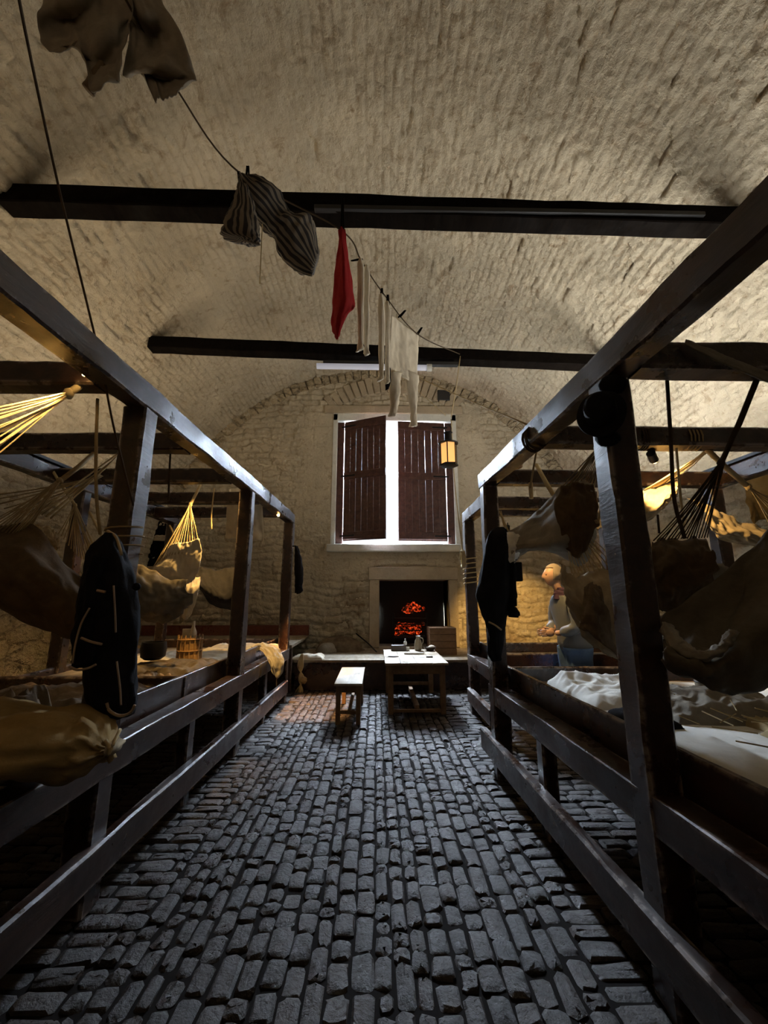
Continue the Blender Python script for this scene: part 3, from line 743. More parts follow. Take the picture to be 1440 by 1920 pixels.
mesh('tie_string', rope(P(492, 420, Y=2.5), P(487, 532, Y=2.5), .004), M['string'], shirt)
# pale cloth near the camera, top left
pc = thing('pale_garment', 'large pale garment draped over the line at the top left corner', 'garment', P(200, 40, Y=1.75))
mesh('drape', loft([R_([(50, -80), (120, -90), (190, -80), (240, -50)], 1.7, (0, .05, -.02, .03)), R_([(80, -5), (140, -10), (200, 0), (250, 10)], 1.72, (.03, -.04, .05, -.02)),
    R_([(70, 42), (135, 40), (195, 65), (243, 60)], 1.75, (.0, .06, -.03, .04)), R_([(86, 90), (135, 84), (190, 118), (233, 108)], 1.75, (.05, 0, .05, -.02)),
    R_([(108, 96), (142, 84), (180, 130), (226, 152)], 1.75, (0, .03, .04, 0)), R_([(150, 82), (152, 88), (172, 174), (222, 156)], 1.75)], 44, 44, .03, 5, .004, 9), M['canvas_grey'], pc, sharp=0)
mesh('cuff', bag([(P(187, 120, Y=1.8), P(200, 125, Y=1.8), .05), (P(155, 160, Y=1.8), P(175, 178, Y=1.8), .05)], 18, 16, .008, 4, 3), M['blanket'], pc, sharp=0)
mesh('drape', loft([R_([(205, -60), (240, -50), (290, -60)], 1.78, (0, -.04, .02)), R_([(230, 10), (262, 20), (305, 5)], 1.78, (.03, -.05, 0)), R_([(242, 70), (285, 75), (338, 58)], 1.8, (-.02, .05, 0)),
    R_([(228, 140), (282, 120), (362, 128)], 1.82, (.02, -.04, .03)), R_([(262, 128), (300, 150), (366, 150)], 1.84, (0, .04, 0)), R_([(290, 190), (310, 186), (345, 168)], 1.84)], 44, 36, .025, 5, .004, 4), M['canvas_grey'], pc, sharp=0)
# stockings and underwear
def stocking(root, x, y0, y1, w0, Y, foot, seed):
    L = [(y0, w0 * .5), (y0 + (y1 - y0) * .12, w0), (y0 + (y1 - y0) * .5, w0 * .85), (y0 + (y1 - y0) * .85, w0 * .7), (y1 - 8, w0 * .9)]
    S = [(P(x - w / 2, y, Y=Y), P(x + w / 2, y + 1, Y=Y), .035) for y, w in L] + [(P(x + foot - w0 * .45, y1, Y=Y), P(x + foot + w0 * .35, y1 - 4, Y=Y), .03)]
    mesh('stocking', bag(S, 16, 36, .012, 8, seed), M['linen'], root, sharp=0)
s1 = thing('stocking_pair', 'pair of cream stockings hanging just right of the red cloth', 'stockings', P(680, 570, Y=3.35), 'stockings on the clothesline')
stocking(s1, 676, 486, 660, 13, 3.34, -3, 1); stocking(s1, 687, 498, 667, 12, 3.42, 3, 2)
s2 = thing('stocking_pair', 'second pair of cream stockings hanging beside the long underwear', 'stockings', P(720, 640, Y=3.72), 'stockings on the clothesline')
stocking(s2, 715, 552, 716, 12, 3.7, -3, 3); stocking(s2, 726, 565, 720, 11, 3.8, 2, 4)
o = mesh('dark_sock', bag([(P(722, 690, Y=3.85), P(732, 690, Y=3.85), .03), (P(722, 712, Y=3.85), P(733, 714, Y=3.85), .03), (P(723, 732, Y=3.85), P(729, 729, Y=3.85), .01)], 14, 14, .004), M['black'], sharp=0)
tag(o, 'small dark sock tip below the second pair of stockings', 'sock')
lj = thing('long_underwear', 'cream long underwear pegged at two corners before the window', 'underwear', P(758, 690, Y=4.3))
mesh('body', loft([R_([(734, 590), (745, 597), (764, 612), (784, 628)], 4.1, (0, .12, .26, .42)), R_([(731, 640), (745, 645), (764, 650), (784, 655)], 4.1, (0, .13, .24, .4)),
    R_([(727, 690), (745, 690), (764, 695), (782, 700)], 4.12, (.0, .13, .22, .36)), R_([(726, 715), (745, 705), (764, 712), (784, 722)], 4.14, (.0, .16, .2, .34))], 40, 30, .012, 6, .005, 6), M['linen'], lj, sharp=0)
mesh('leg', bag([(P(725, 700, Y=4.15), P(751, 700, Y=4.25), .08), (P(731, 735, Y=4.15), P(750, 735, Y=4.2), .08), (P(732, 762, Y=4.15), P(746, 762, Y=4.18), .06), (P(728, 781, Y=4.15), P(742, 780, Y=4.15), .05)], 20, 30, .014, 6, 7), M['linen'], lj, sharp=0)
mesh('leg', bag([(P(758, 695, Y=4.35), P(784, 705, Y=4.45), .08), (P(764, 740, Y=4.4), P(783, 740, Y=4.45), .08), (P(770, 775, Y=4.4), P(781, 775, Y=4.42), .06), (P(767, 800, Y=4.4), P(783, 798, Y=4.4), .05)], 20, 30, .014, 6, 8), M['linen'], lj, sharp=0)

# ------------------------------------------------------------------ long ropes
def roped(label, pts, r=.009, mat='rope', k=None, cat='rope', name='rope', group=None):
    o = mesh(name, tube(pts, r, 7, k=k), M[mat], sharp=0); return tag(o, label, cat, group)
roped('long thin cord slanting from the ceiling down to the first left post', [P(22, -140, Y=.95), P(36, 0, Y=1.2), P(110, 350, Y=1.75), P(185, 660, Y=2.1), P(213, 800, Y=2.22), P(250, 948, Y=2.36)], .006, 'rope_dark', 40)
roped('cord running from the farther tie beam to loops on the right rail', [P(745, 690, Y=5.8), P(860, 742, Y=4.5), P(988, 796, Y=2.84)], .007, 'string', 24)
roped('short cord from the tie beam down to the lantern ring', [P(742, 690, Y=5.8), P(790, 738, Y=5.78), P(836, 779, Y=5.75)], .006, 'string', 12)
roped('straight cord holding the lantern below the farther tie beam', [P(863, 668, Y=5.8), P(856, 720, Y=5.78), P(846, 782, Y=5.75)], .008, 'string')
roped('pale cord from the lantern ring down to the far right post', [P(846, 786, Y=5.75), P(852, 900, Y=5.85), P(868, 1042, Y=6.0)], .009, 'string', 20)
def loops(label, c, rx, rz, n, axis='x', r=.01, mat='rope', drift=.03):
    pts = []; c = Vector(c)
    for i in range(n * 14 + 1):
        a = 2 * math.pi * i / 14; f = i / (n * 14) - .5
        if axis == 'y': pts.append(c + V(rx * math.cos(a), f * drift * n + .008 * math.sin(a * 2.3), rz * math.sin(a)))
        elif axis == 'z': pts.append(c + V(rx * math.cos(a), rz * math.sin(a), f * drift * n))
        else: pts.append(c + V(f * drift * n, rx * math.cos(a), rz * math.sin(a)))
    o = mesh('rope_lashing', tube(pts, r, 6), M[mat], sharp=0); return tag(o, label, 'rope', 'rope lashings on the timbers')
loops('dark rope loops wound round the right top rail', (XR(2.85) + .07, 2.85, 2.765), .082, .10, 5, 'y', .006, 'rope_dark', .022)
loops('rope turns tied round the first left post above the black coat', (-XL(2.5) - .075, 2.5, 1.93), .105, .10, 3, 'z', .006, 'rope', .055)
loops('white cord wound round the post beside the fireplace', (1.405, 6.08, 1.95), .10, .10, 6, 'z', .01, 'string', .07)
loops('cord coil at eye height on the post beside the fireplace', P(868, 1048, Y=5.95), .07, .12, 4, 'x', .012, 'string', .012)
loops('dark rope round the second right cross beam', (1.98, 2.83, 2.755), .078, .088, 3, 'x', .006, 'rope_dark', .02)
loops('brown rope round the second right cross beam further out', (2.35, 2.83, 2.755), .078, .088, 4, 'x', .006, 'rope', .028)
hang = [('cord dangling under the first left cross beam', [(183, 748), (180, 850), (181, 930), (188, 1002)], 2.3, .009, 'rope'),
        ('cord dangling under the left frame in the middle', [(321, 825), (318, 880), (316, 938)], 3.3, .008, 'rope_dark'),
        ('short cord hanging by the white shirt in the left frame', [(402, 915), (397, 960), (397, 992)], 5.1, .009, 'string'),
        ('dark cord hanging straight behind the tall right post', [(1250, 700), (1258, 830), (1264, 935), (1284, 1010)], 1.9, .009, 'rope_dark'),
        ('cord with a curled end left of the tall right post', [(1115, 838), (1122, 900), (1126, 950), (1121, 980), (1116, 975)], 2.7, .008, 'rope'),
        ('loose cord end hanging near the person', [(1040, 925), (1043, 970), (1046, 1000)], 3.3, .010, 'string'),
        ('pale cord hanging beside the fan of white strings', [(1268, 840), (1276, 930), (1284, 1008)], 2.6, .008, 'string'),
        ('short dark cord end under the far right beam', [(1233, 965), (1236, 1000)], 2.9, .008, 'rope_dark'),
        ('small cord end hanging above the grey hammock', [(995, 905), (996, 935)], 3.6, .02, 'string'),
        ('cord under the right rail at the pulley block', [(1008, 835), (1000, 880), (994, 915)], 3.4, .009, 'rope'),
        ('white cord hanging from the far right cross beam', [(1009, 942), (1009, 970)], 5.2, .012, 'string')]
for lab, pp, Y, r, m in hang:
    roped(lab, [P(x, y, Y=Y) for x, y in pp], r, m, 14, 'cord', 'hanging_cord')
o = mesh('pulley_block', lump(P(966, 872, Y=3.72), .075, .06, .045, .1, 2, 3), M['knot'], sharp=0); tag(o, 'warm lit wooden pulley block on the right frame corner', 'pulley')
o = mesh('canvas_strap', loft([[P(1286, 636, Y=1.73), P(1350, 662, Y=1.71), P(1400, 682, Y=1.70), P(1460, 705, Y=1.68)], [P(1284, 645, Y=1.73), P(1344, 676, Y=1.70), P(1396, 698, Y=1.69), P(1460, 725, Y=1.67)]], 8, 40, .006, 10, .006, 3), M['canvas_grey'], sharp=0)
tag(o, 'worn grey canvas strap slanting across the nearest right cross beam', 'strap')

# ------------------------------------------------------------------ lantern
lc = P(841, 845, Y=5.75); lan = thing('lantern', 'black six-sided lantern with amber panes hanging in front of the window', 'lantern', lc - V(0, 0, .25))
r_ = .125; z0 = P(841, 872, Y=5.75).z; z1 = P(841, 832, Y=5.75).z; zt = P(841, 815, Y=5.75).z; zr = P(846, 790, Y=5.75).z
hexp = lambda rr, z, k: V(lc.x + rr * math.cos(math.pi / 3 * k + .2), lc.y + rr * math.sin(math.pi / 3 * k + .2), z)
mesh('base', lathe([(.09, z0 - .03), (r_ + .015, z0 - .015), (r_ + .015, z0 + .01), (.1, z0 + .02)], (lc.x, lc.y, 0), 6), M['iron'], lan, sharp=20)
mesh('lid', lathe([(r_ + .02, z1 - .01), (r_ + .025, z1 + .005), (.06, z1 + .05), (.055, zt + .02), (.07, zt + .03), (.03, zt + .05)], (lc.x, lc.y, 0), 12), M['iron'], lan)
for k in range(6): mesh('corner_post', tube([hexp(r_, z0, k), hexp(r_, z1, k)], .009, 6), M['iron'], lan)
pm = NT('amber_pane'); pm.set(Base_Color=(.9, .62, .25), Roughness=.35, Transmission_Weight=.5, Emission_Color=(1, .62, .25), Emission_Strength=.45)
for k in range(6):
    a, b = hexp(r_ - .004, 0, k), hexp(r_ - .004, 0, k + 1)
    q = [V(p.x, p.y, z) for z in (z0 + .01, z1 - .005) for p in (a, b)]; c2 = V(lc.x, lc.y, 0)
    q2 = [p.lerp(V(lc.x, lc.y, p.z), .03) for p in q]
    mesh('pane', (q + q2, [(0, 1, 3, 2), (4, 6, 7, 5), (0, 4, 5, 1), (2, 3, 7, 6), (0, 2, 6, 4), (1, 5, 7, 3)]), pm.m, lan, smooth=False)
mesh('candle', tube([V(lc.x, lc.y, z0 + .02), V(lc.x, lc.y, z0 + .12)], .02, 10), M['linen'], lan)
mesh('ring', tube([V(lc.x + .05 * math.cos(a), lc.y, zt + .10 + .055 * math.sin(a)) for a in [i * math.pi / 10 for i in range(21)]], .007, 6), M['iron'], lan, sharp=0)

# ------------------------------------------------------------------ table, bench and what lies on them
def leg(x, y, z, s=.07): return timber((x, y, 0), (x, y, z), s, s, .002, .005)
TX0, TX1, TY0, TY1, TZ = .13, 1.02, 5.95, 7.42, .68
tb = thing('mess_table', 'pale scrubbed wooden table laid with mess things before the fireplace', 'table', ((TX0 + TX1) / 2, (TY0 + TY1) / 2, 0))
mesh('tabletop', join(*[box(TX0 + i * .223, TX0 + (i + 1) * .223 - .003, TY0, TY1, TZ - .03, TZ) for i in range(4)]), M['table'], tb, bevel=.004)
for x in (TX0 + .08, TX1 - .08):
    for y in (TY0 + .10, TY1 - .10): mesh('leg', leg(x, y, TZ - .03, .075), M['table_leg'], tb)
mesh('apron', join(box(TX0 + .08, TX1 - .08, TY0 + .085, TY0 + .11, TZ - .16, TZ - .03), box(TX0 + .08, TX1 - .08, TY1 - .11, TY1 - .085, TZ - .16, TZ - .03),
    box(TX0 + .07, TX0 + .095, TY0 + .1, TY1 - .1, TZ - .16, TZ - .03), box(TX1 - .095, TX1 - .07, TY0 + .1, TY1 - .1, TZ - .16, TZ - .03)), M['table_leg'], tb, bevel=.003)
mesh('stretcher', join(box(TX0 + .08, TX1 - .08, TY0 + .08, TY0 + .12, .02, .06), box(TX0 + .08, TX1 - .08, TY1 - .12, TY1 - .08, .12, .17), box(.55, .61, TY0 + .1, TY1 - .1, .05, .11)), M['table_leg'], tb, bevel=.004)
be = thing('bench', 'short plank bench standing left of the table', 'bench', (-.36, 6.1, 0))
mesh('seat', box(-.53, -.17, 5.52, 6.74, .47, .5), M['table'], be, bevel=.005)
for x in (-.48, -.22):
    for y in (5.60, 6.62): mesh('leg', leg(x, y, .47, .06), M['table_leg'], be)
mesh('apron', join(box(-.5, -.2, 5.58, 5.61, .38, .47), box(-.5, -.2, 6.62, 6.65, .38, .47), box(-.51, -.49, 5.6, 6.64, .38, .47), box(-.21, -.19, 5.6, 6.64, .38, .47)), M['table_leg'], be, bevel=.003)
mesh('stretcher', join(box(-.49, -.21, 5.58, 5.62, .12, .16), box(-.36, -.32, 5.6, 6.64, .12, .16)), M['table_leg'], be, bevel=.003)
def onT(px, py): p = P(px, py, Z=TZ); p.z = TZ; p.y = min(p.y, 7.28); return p
q = onT(745, 1219); o = mesh('wooden_box', box(q.x - .11, q.x + .14, q.y - .07, q.y + .08, TZ, TZ + .09), M['dark_bowl'], bevel=.008); tag(o, 'dark oblong box at the left of the table', 'box')
q = onT(758, 1216)
q.z += .0; bt = thing('small_bottle', 'small glass bottle behind the dark box on the table', 'bottle', q)
mesh('body', lathe([(.02, .09), (.03, .10), (.03, .14), (.012, .16), (.012, .19), (.016, .195)], (q.x, q.y, TZ), 14), M['white_ceramic'], bt)
q = onT(764, 1220); o = mesh('white_cup', lathe([(.02, 0), (.034, .01), (.036, .06), (.03, .062), (.028, .015)], q, 16), M['white_ceramic']); tag(o, 'tiny white cup at the middle of the table', 'cup')
q = onT(782, 1217); jg = thing('stoneware_jug', 'tall brown stoneware jug on the table', 'jug', q)
mesh('body', lathe([(.045, 0), (.062, .02), (.066, .10), (.055, .16), (.035, .20), (.038, .235), (.043, .24), (.034, .235)], q, 20), M['ceramic'], jg)
mesh('handle', tube([q + V(.035, 0, .215), q + V(.085, 0, .19), q + V(.085, 0, .13), q + V(.062, 0, .09)], .009, 8, 14), M['ceramic'], jg)
q = onT(806, 1220); o = mesh('wooden_bowl', lathe([(.05, 0), (.09, .03), (.105, .065), (.098, .067), (.08, .035), (.03, .015)], q, 24), M['dark_bowl']); tag(o, 'dark round bowl at the right of the table', 'bowl')
o = mesh('bread_lump', lump(q + V(.03, 0, .06), .055, .05, .03, .15, 3, 2), M['linen'], sharp=0); tag(o, 'pale lump of bread in the dark bowl', 'bread')
q = onT(777, 1226); o = mesh('tin_tray', join(box(q.x - .17, q.x + .15, q.y - .07, q.y + .09, TZ, TZ + .012), box(q.x - .17, q.x + .15, q.y - .08, q.y - .065, TZ, TZ + .028)), M['white_ceramic'], bevel=.004); tag(o, 'flat white tray with a dark rim in the middle of the table', 'tray')
q = onT(772, 1233); kn = thing('knife', 'long knife with a dark grip near the front of the table', 'knife', q)
mesh('blade', box(q.x - .22, q.x + .20, q.y - .01, q.y + .012, TZ, TZ + .004), plain('steel', (.5, .5, .5), .3, .8), kn); mesh('grip', box(q.x + .22, q.x + .32, q.y - .014, q.y + .016, TZ, TZ + .02), M['dark_bowl'], kn, bevel=.004)
q = onT(737, 1231); o = mesh('tin_plate', lathe([(.03, 0), (.06, .004), (.085, .016), (.082, .018), (.055, .008)], q, 24), M['white_ceramic']); tag(o, 'small white plate at the front left of the table', 'plate')
# crate behind
q = P(830, 1238, Y=8.05)
cr_ = thing('wooden_crate', 'brown wooden crate on the platform right of the fire', 'crate', (q.x, 8.2, .5))
for i in range(4): mesh('board', box(P(806, 1200, Y=8.05).x, P(856, 1200, Y=8.05).x, 8.05, 8.5, .5 + i * .125, .5 + i * .125 + .12), M['crate'], cr_, bevel=.005)

# ------------------------------------------------------------------ fire
g_ = thing('fire_grate', 'black iron fire grate in the fireplace under the glowing coals', 'grate', (.85, 9.5, .5))
gx0, gx1 = P(738, 1170, Y=9.35).x, P(800, 1170, Y=9.35).x
for i in range(4): mesh('bar', tube([V(gx0, 9.32, .72 + i * .13), V(gx1, 9.32, .72 + i * .13)], .014, 8), M['iron'], g_)
for x in (gx0, gx1): mesh('leg', tube([V(x, 9.32, .5), V(x, 9.32, 1.22)], .018, 8), M['iron'], g_)
mesh('basket', box(gx0, gx1, 9.34, 9.75, .66, .70), M['iron'], g_)
t = NT('glowing_coal'); p = t.pos(); n = t.noise(p, 14, 5, .7)
em = t.ramp(n.outputs[0], [(.50, (0, 0, 0)), (.58, (1, .06, .008)), (.72, (1, .30, .08))]).outputs[0]
t.set(Base_Color=(.02, .015, .012), Roughness=.9, Emission_Color=em, Emission_Strength=.8); M['coal'] = t.m
cs = []
for i in range(46):
    x = random.uniform(gx0 + .05, gx1 - .05); cs.append(lump((x, random.uniform(9.36, 9.6), .76 + random.random() * .22), .05, .05, .04, .3, 3, i, 6, 8))
for i in range(30):
    a = random.random(); cs.append(lump((P(774 + (a - .5) * 36, 1140, Y=9.5).x, random.uniform(9.4, 9.6), 1.24 + random.random() * .2 * (1 - abs(a - .5))), .055, .05, .045, .3, 3, i + 50, 6, 8))
o = mesh('glowing_coals', join(*cs), M['coal'], sharp=0); tag(o, 'bed of red glowing coals heaped in the fireplace', 'fire'); o['kind'] = 'stuff'

# ------------------------------------------------------------------ garments on posts
def coat(root, name, sec, mat, Y, wr=.02, seed=0, nu=56, parent=None):
    S = [(P(l, y, Y=Y), P(r, y2, Y=Y), d) for l, r, y, y2, d in sec]
    return mesh(name, bag(S, 34, nu, wr, 8, seed), M[mat], parent or root, sharp=0)
c1 = thing('naval_coat', 'black coat with cream piping hung on the first left post', 'coat', P(200, 1345, Y=2.3))
c1b = coat(c1, 'body', [(202, 212, 1000, 1000, .06), (180, 228, 1030, 1028, .16), (165, 244, 1070, 1068, .22), (160, 253, 1115, 1115, .24), (163, 254, 1180, 1180, .22), (162, 252, 1240, 1240, .2), (162, 251, 1290, 1290, .2), (178, 250, 1325, 1325, .18), (195, 246, 1348, 1342, .1)], 'black', 2.22, .022, 1)
coat(c1, 'sleeve', [(176, 205, 1040, 1045, .1), (160, 195, 1100, 1100, .14), (148, 190, 1170, 1170, .14), (138, 188, 1235, 1230, .12), (140, 180, 1252, 1248, .08)], 'black', 2.14, .016, 2)
def pipe(pp, Y, r=.005): mesh('piping', tube([P(x, y, Y=Y) for x, y in pp], r, 6, 24), M['piping'], c1b, sharp=0)
pipe([(213, 1098), (216, 1150), (217, 1186)], 2.085); pipe([(219, 1240), (225, 1290), (227, 1322)], 2.10)
pipe([(200, 1318), (206, 1333), (225, 1342), (244, 1336), (253, 1322)], 2.10, .007); pipe([(168, 1140), (152, 1170), (141, 1210), (136, 1244)], 2.06)
pipe([(130, 1250), (145, 1256), (165, 1253), (180, 1246)], 2.06, .006); pipe([(152, 1196), (170, 1203), (191, 1208)], 2.05, .006); pipe([(182, 1107), (197, 1110)], 2.08, .007)
mesh('hanging_loop', tube([P(202, 996, Y=2.24), P(218, 1008, Y=2.2), P(228, 1040, Y=2.14)], .008, 6, 10), M['rope'], c1, sharp=0)
mesh('button', lump(P(256, 1100, Y=2.15), .02, .02, .02, .05), M['black'], c1b)
c2 = thing('black_jacket', 'black jacket hung on the far right post', 'jacket', P(925, 1225, Y=3.8))
coat(c2, 'body', [(930, 944, 989, 989, .06), (914, 958, 1006, 1008, .18), (906, 962, 1050, 1050, .24), (897, 962, 1095, 1095, .26), (895, 962, 1120, 1120, .26), (903, 952, 1152, 1152, .22), (914, 946, 1180, 1178, .14), (916, 942, 1222, 1222, .1), (922, 938, 1240, 1238, .06)], 'black', 3.78, .025, 3)
c2s = coat(c2, 'sleeve', [(945, 960, 1000, 1004, .1), (952, 965, 1050, 1050, .12), (954, 967, 1110, 1110, .12), (955, 968, 1138, 1136, .12)], 'black', 3.72, .012, 4)
coat(c2, 'cuff', [(953, 966, 1136, 1138, .12), (950, 974, 1140, 1150, .14), (954, 971, 1157, 1158, .1)], 'black', 3.72, .008, 5, parent=c2s)
mesh('cord', tube([P(916, 1166, Y=3.66), P(928, 1172, Y=3.64), P(940, 1181, Y=3.66)], .008, 6, 8), M['string'], c2, sharp=0)
mesh('pocket', box(P(963, 1055, Y=3.85).x, P(977, 1055, Y=3.85).x, 3.82, 3.9, P(970, 1090, Y=3.85).z, P(970, 1054, Y=3.85).z), M['black'], c2, bevel=.01)
c3 = thing('dark_coat', 'narrow black coat hanging at the far end of the left frame', 'coat', P(560, 1115, Y=6.6))
coat(c3, 'body', [(553, 558, 1024, 1024, .08), (552, 566, 1050, 1050, .16), (553, 568, 1085, 1085, .16), (554, 562, 1112, 1112, .1)], 'black', 6.66, .015, 6, 30)
mesh('hook', tube([V(-1.44, 6.70, P(555, 1024, Y=6.66).z), P(555, 1024, Y=6.66)], .012, 6), M['iron'], c3)
coat(c3, 'cuff', [(556, 566, 1098, 1098, .1), (555, 568, 1108, 1107, .1), (557, 564, 1114, 1112, .05)], 'black', 6.62, .01, 7, 12)
# round black hat on the tall right post
hc = P(1127, 776, Y=1.80); ax = V(-.55, -.80, .12).normalized()
def lathe_axis(prof, c, ax, n=36, oval=1.0, seed=0, amp=0):
    s, u = frame_axes(ax); vs, fs = [], []
    for r, h in prof:
        for k in range(n):
            a = 2 * math.pi * k / n; rr = r * (1 + amp * mnoise.noise(V(math.cos(a), math.sin(a), seed + h * 5)))
            vs.append(c + s * rr * math.cos(a) + u * rr * math.sin(a) * oval + ax * h)
    for i in range(len(prof) - 1):
        for k in range(n): fs.append((i * n + k, i * n + (k + 1) % n, i * n + n + (k + 1) % n, i * n + n + k))
    fs.append(tuple(range(n - 1, -1, -1))); fs.append(tuple((len(prof) - 1) * n + k for k in range(n)))
    return vs, fs
hat = thing('black_hat', 'round black hat hanging on the tall right post', 'hat', hc - V(0, 0, .12))
mesh('brim', lathe_axis([(.04, -.012), (.098, -.014), (.108, -.004), (.108, .006), (.098, .012), (.04, .012)], hc, ax, oval=1.12, amp=.06), M['black'], hat)
mesh('crown', lathe_axis([(.072, .01), (.070, .05), (.066, .085), (.052, .10), (.02, .105)], hc, ax, oval=1.1), M['black'], hat)
cap = thing('sailor_cap', 'small black cap hung behind the round hat on the tall right post', 'hat', P(1145, 720, Y=1.82))
mesh('crown', lump(P(1148, 722, Y=1.84), .065, .05, .05, .12, 2, 1), M['black'], cap, sharp=0)
mesh('peak', lump(P(1140, 822, Y=1.84), .055, .05, .04, .12, 2, 4), M['black'], cap, sharp=0)
# white shirt in the left frame
o = mesh('white_shirt', loft([R_([(430, 918), (455, 914), (488, 920)], 5.6, (0, -.05, .02)), R_([(426, 950), (458, 950), (492, 950)], 5.6, (.03, -.08, .05)), R_([(424, 985), (455, 985), (494, 985)], 5.6, (0, -.06, .04)), R_([(423, 1012), (455, 1010), (495, 1014)], 5.6, (.04, -.06, .02))], 30, 34, .025, 6, .006, 3), M['linen'], sharp=0)
tag(o, 'cream shirt hanging behind the second left post', 'shirt')

# ------------------------------------------------------------------ hammocks
HG = 'canvas hammocks slung in the berth frames'
def clews(root, knot, edge, n, r=.0045, mat='string', sag=0):
    e = cr([Vector(p) for p in edge], n)
    for i, p in enumerate(e):
        k_ = Vector(knot) + V(random.uniform(-.01, .01), random.uniform(-.01, .01), random.uniform(-.012, .012))
        mesh('clew_string', rope(k_, p, r * random.uniform(.8, 1.2), random.uniform(-.01, .02) + sag, 5, 5), M[mat], root, sharp=0)
def hammock(label, rows, mat, knot=None, edge=None, tie_to=None, n=12, wr=.03, seed=0, smat='string', r=.0045, nu=30, nv=44, wf=6, rr=.012, rmat=None):
    p0 = rows[len(rows) // 2][len(rows[0]) // 2]
    root = thing('hammock', label, 'hammock', p0, HG)
    mesh('canvas', loft(rows, nu, nv, wr, wf, .006, seed), M[mat], root, sharp=0)
    if knot is not None:
        clews(root, knot, edge, n, r, smat)
        lsh = mesh('lashing', tube([knot, Vector(knot).lerp(tie_to, .5) + V(0, 0, -.01), tie_to], rr, 7), M[rmat or smat], root, sharp=0)
        kn = Vector(knot); mesh('knot', lump(kn, rr * 1.25, rr * 1.25, rr * 1.6, .2, 4, seed, 8, 10), M[rmat or smat], lsh, sharp=0)
    return root
# left side
hammock('hammock strings glowing under the first left lamp, canvas out of the frame', [R_([(-190, 760), (-180, 880), (-170, 990)], 1.9, (-.5, -.3, -.2)), R_([(-290, 1000), (-290, 1100), (-270, 1200)], 1.6), R_([(-420, 1000), (-420, 1100), (-420, 1200)], 1.3)], 'canvas',
        P(128, 738, Y=2.12), [P(-185, 800, Y=1.6), P(-180, 880, Y=1.65), P(-172, 985, Y=1.75)], P(160, 712, Y=2.2), 16, seed=1, r=.0042, rr=.02)
hb_ = hammock('dark brown hammock sagging left of the black coat', [
    R_([(-120, 960), (-20, 980), (58, 984), (100, 1030), (142, 1078), (215, 1125)], 2.8, (-.1, 0, 0, -.05, -.1, -.15)),
    R_([(-120, 1030), (-20, 1040), (40, 1060), (95, 1095), (145, 1125), (215, 1160)], 2.5), R_([(-120, 1070), (-20, 1100), (50, 1130), (98, 1155), (145, 1172), (215, 1180)], 2.45),
    R_([(-120, 1080), (-20, 1122), (55, 1168), (100, 1188), (142, 1202), (215, 1200)], 2.65)], 'canvas_brown',
    P(112, 902, Y=2.95), [P(-30, 985, Y=2.78), P(20, 1000, Y=2.7), P(60, 984, Y=2.8)], P(176, 850, Y=3.2), 16, seed=2, smat='rope', rr=.018)
clews(hb_, P(190, 893, Y=3.4), [P(-30, 930, Y=2.9), P(20, 960, Y=2.85), P(62, 972, Y=2.85)], 9, .005, 'rope')
clews(hb_, P(236, 842, Y=3.5), [P(70, 962, Y=2.95), P(95, 972, Y=2.95)], 4, .007, 'string')
hammock('hammock behind the dark brown one with its strings fanning toward the coat', [
    R_([(66, 985), (86, 988), (104, 996), (114, 1006)], 4.1), R_([(76, 1000), (88, 1008), (102, 1016), (112, 1018)], 3.95), R_([(84, 1016), (94, 1022), (104, 1028), (112, 1030)], 4.05)], 'canvas',
    P(141, 948, Y=3.9), [P(110, 1000, Y=4.0), P(150, 1045, Y=4.0), P(194, 1056, Y=4.0)], P(86, 862, Y=4.15), 18, seed=3, rr=.014)
hammock('rolled grey hammock resting between coat and glowing strings', [
    R_([(235, 1050), (275, 1068), (320, 1085), (352, 1088)], 3.9), R_([(235, 1080), (275, 1100), (320, 1108), (348, 1106)], 3.7), R_([(235, 1125), (280, 1138), (325, 1132), (362, 1118)], 3.68),
    R_([(235, 1150), (280, 1166), (325, 1160), (352, 1140)], 3.85)], 'canvas_grey', seed=4, wr=.04,
    knot=P(205, 1030, Y=4.0), edge=[P(236, 1050, Y=3.9), P(236, 1130, Y=3.7)], tie_to=P(168, 960, Y=4.15), n=6)
hammock('yellow lit hammock end with fanned strings in the middle of the left frame', [
    R_([(318, 1022), (335, 1018), (352, 1016), (374, 1010)], 4.35), R_([(305, 1045), (328, 1046), (350, 1044), (378, 1036)], 4.3), R_([(286, 1068), (315, 1076), (345, 1080), (374, 1064)], 4.25), R_([(300, 1082), (325, 1090), (350, 1095), (366, 1085)], 4.35)], 'linen',
    P(357, 946, Y=4.7), [P(288, 1062, Y=4.25), P(325, 1040, Y=4.3), P(377, 1040, Y=4.3)], P(384, 893, Y=5.15), 16, seed=5, rr=.018, r=.005, wr=.015)
hammock('dark hammock sagging in a deep curve beside the second left post', [
    R_([(362, 1066), (385, 1064), (415, 1068), (448, 1060)], 5.2), R_([(366, 1090), (390, 1105), (415, 1118), (446, 1112)], 4.95), R_([(374, 1105), (395, 1130), (420, 1142), (448, 1145)], 5.1)], 'navy',
    P(342, 1030, Y=5.1), [P(362, 1066, Y=5.2), P(366, 1088, Y=5.0)], P(318, 985, Y=5.2), 6, seed=6, wr=.02, smat='rope')
o = mesh('pale_drape', loft([R_([(347, 1085), (362, 1084), (376, 1082)], 4.5), R_([(345, 1120), (358, 1118), (372, 1110)], 4.45, (0, -.04, 0)), R_([(340, 1158), (350, 1162), (360, 1150)], 4.5)], 20, 20, .02, 5, .005, 2), M['linen'], sharp=0)
tag(o, 'pale cloth hanging lit below the fanned hammock strings', 'cloth')
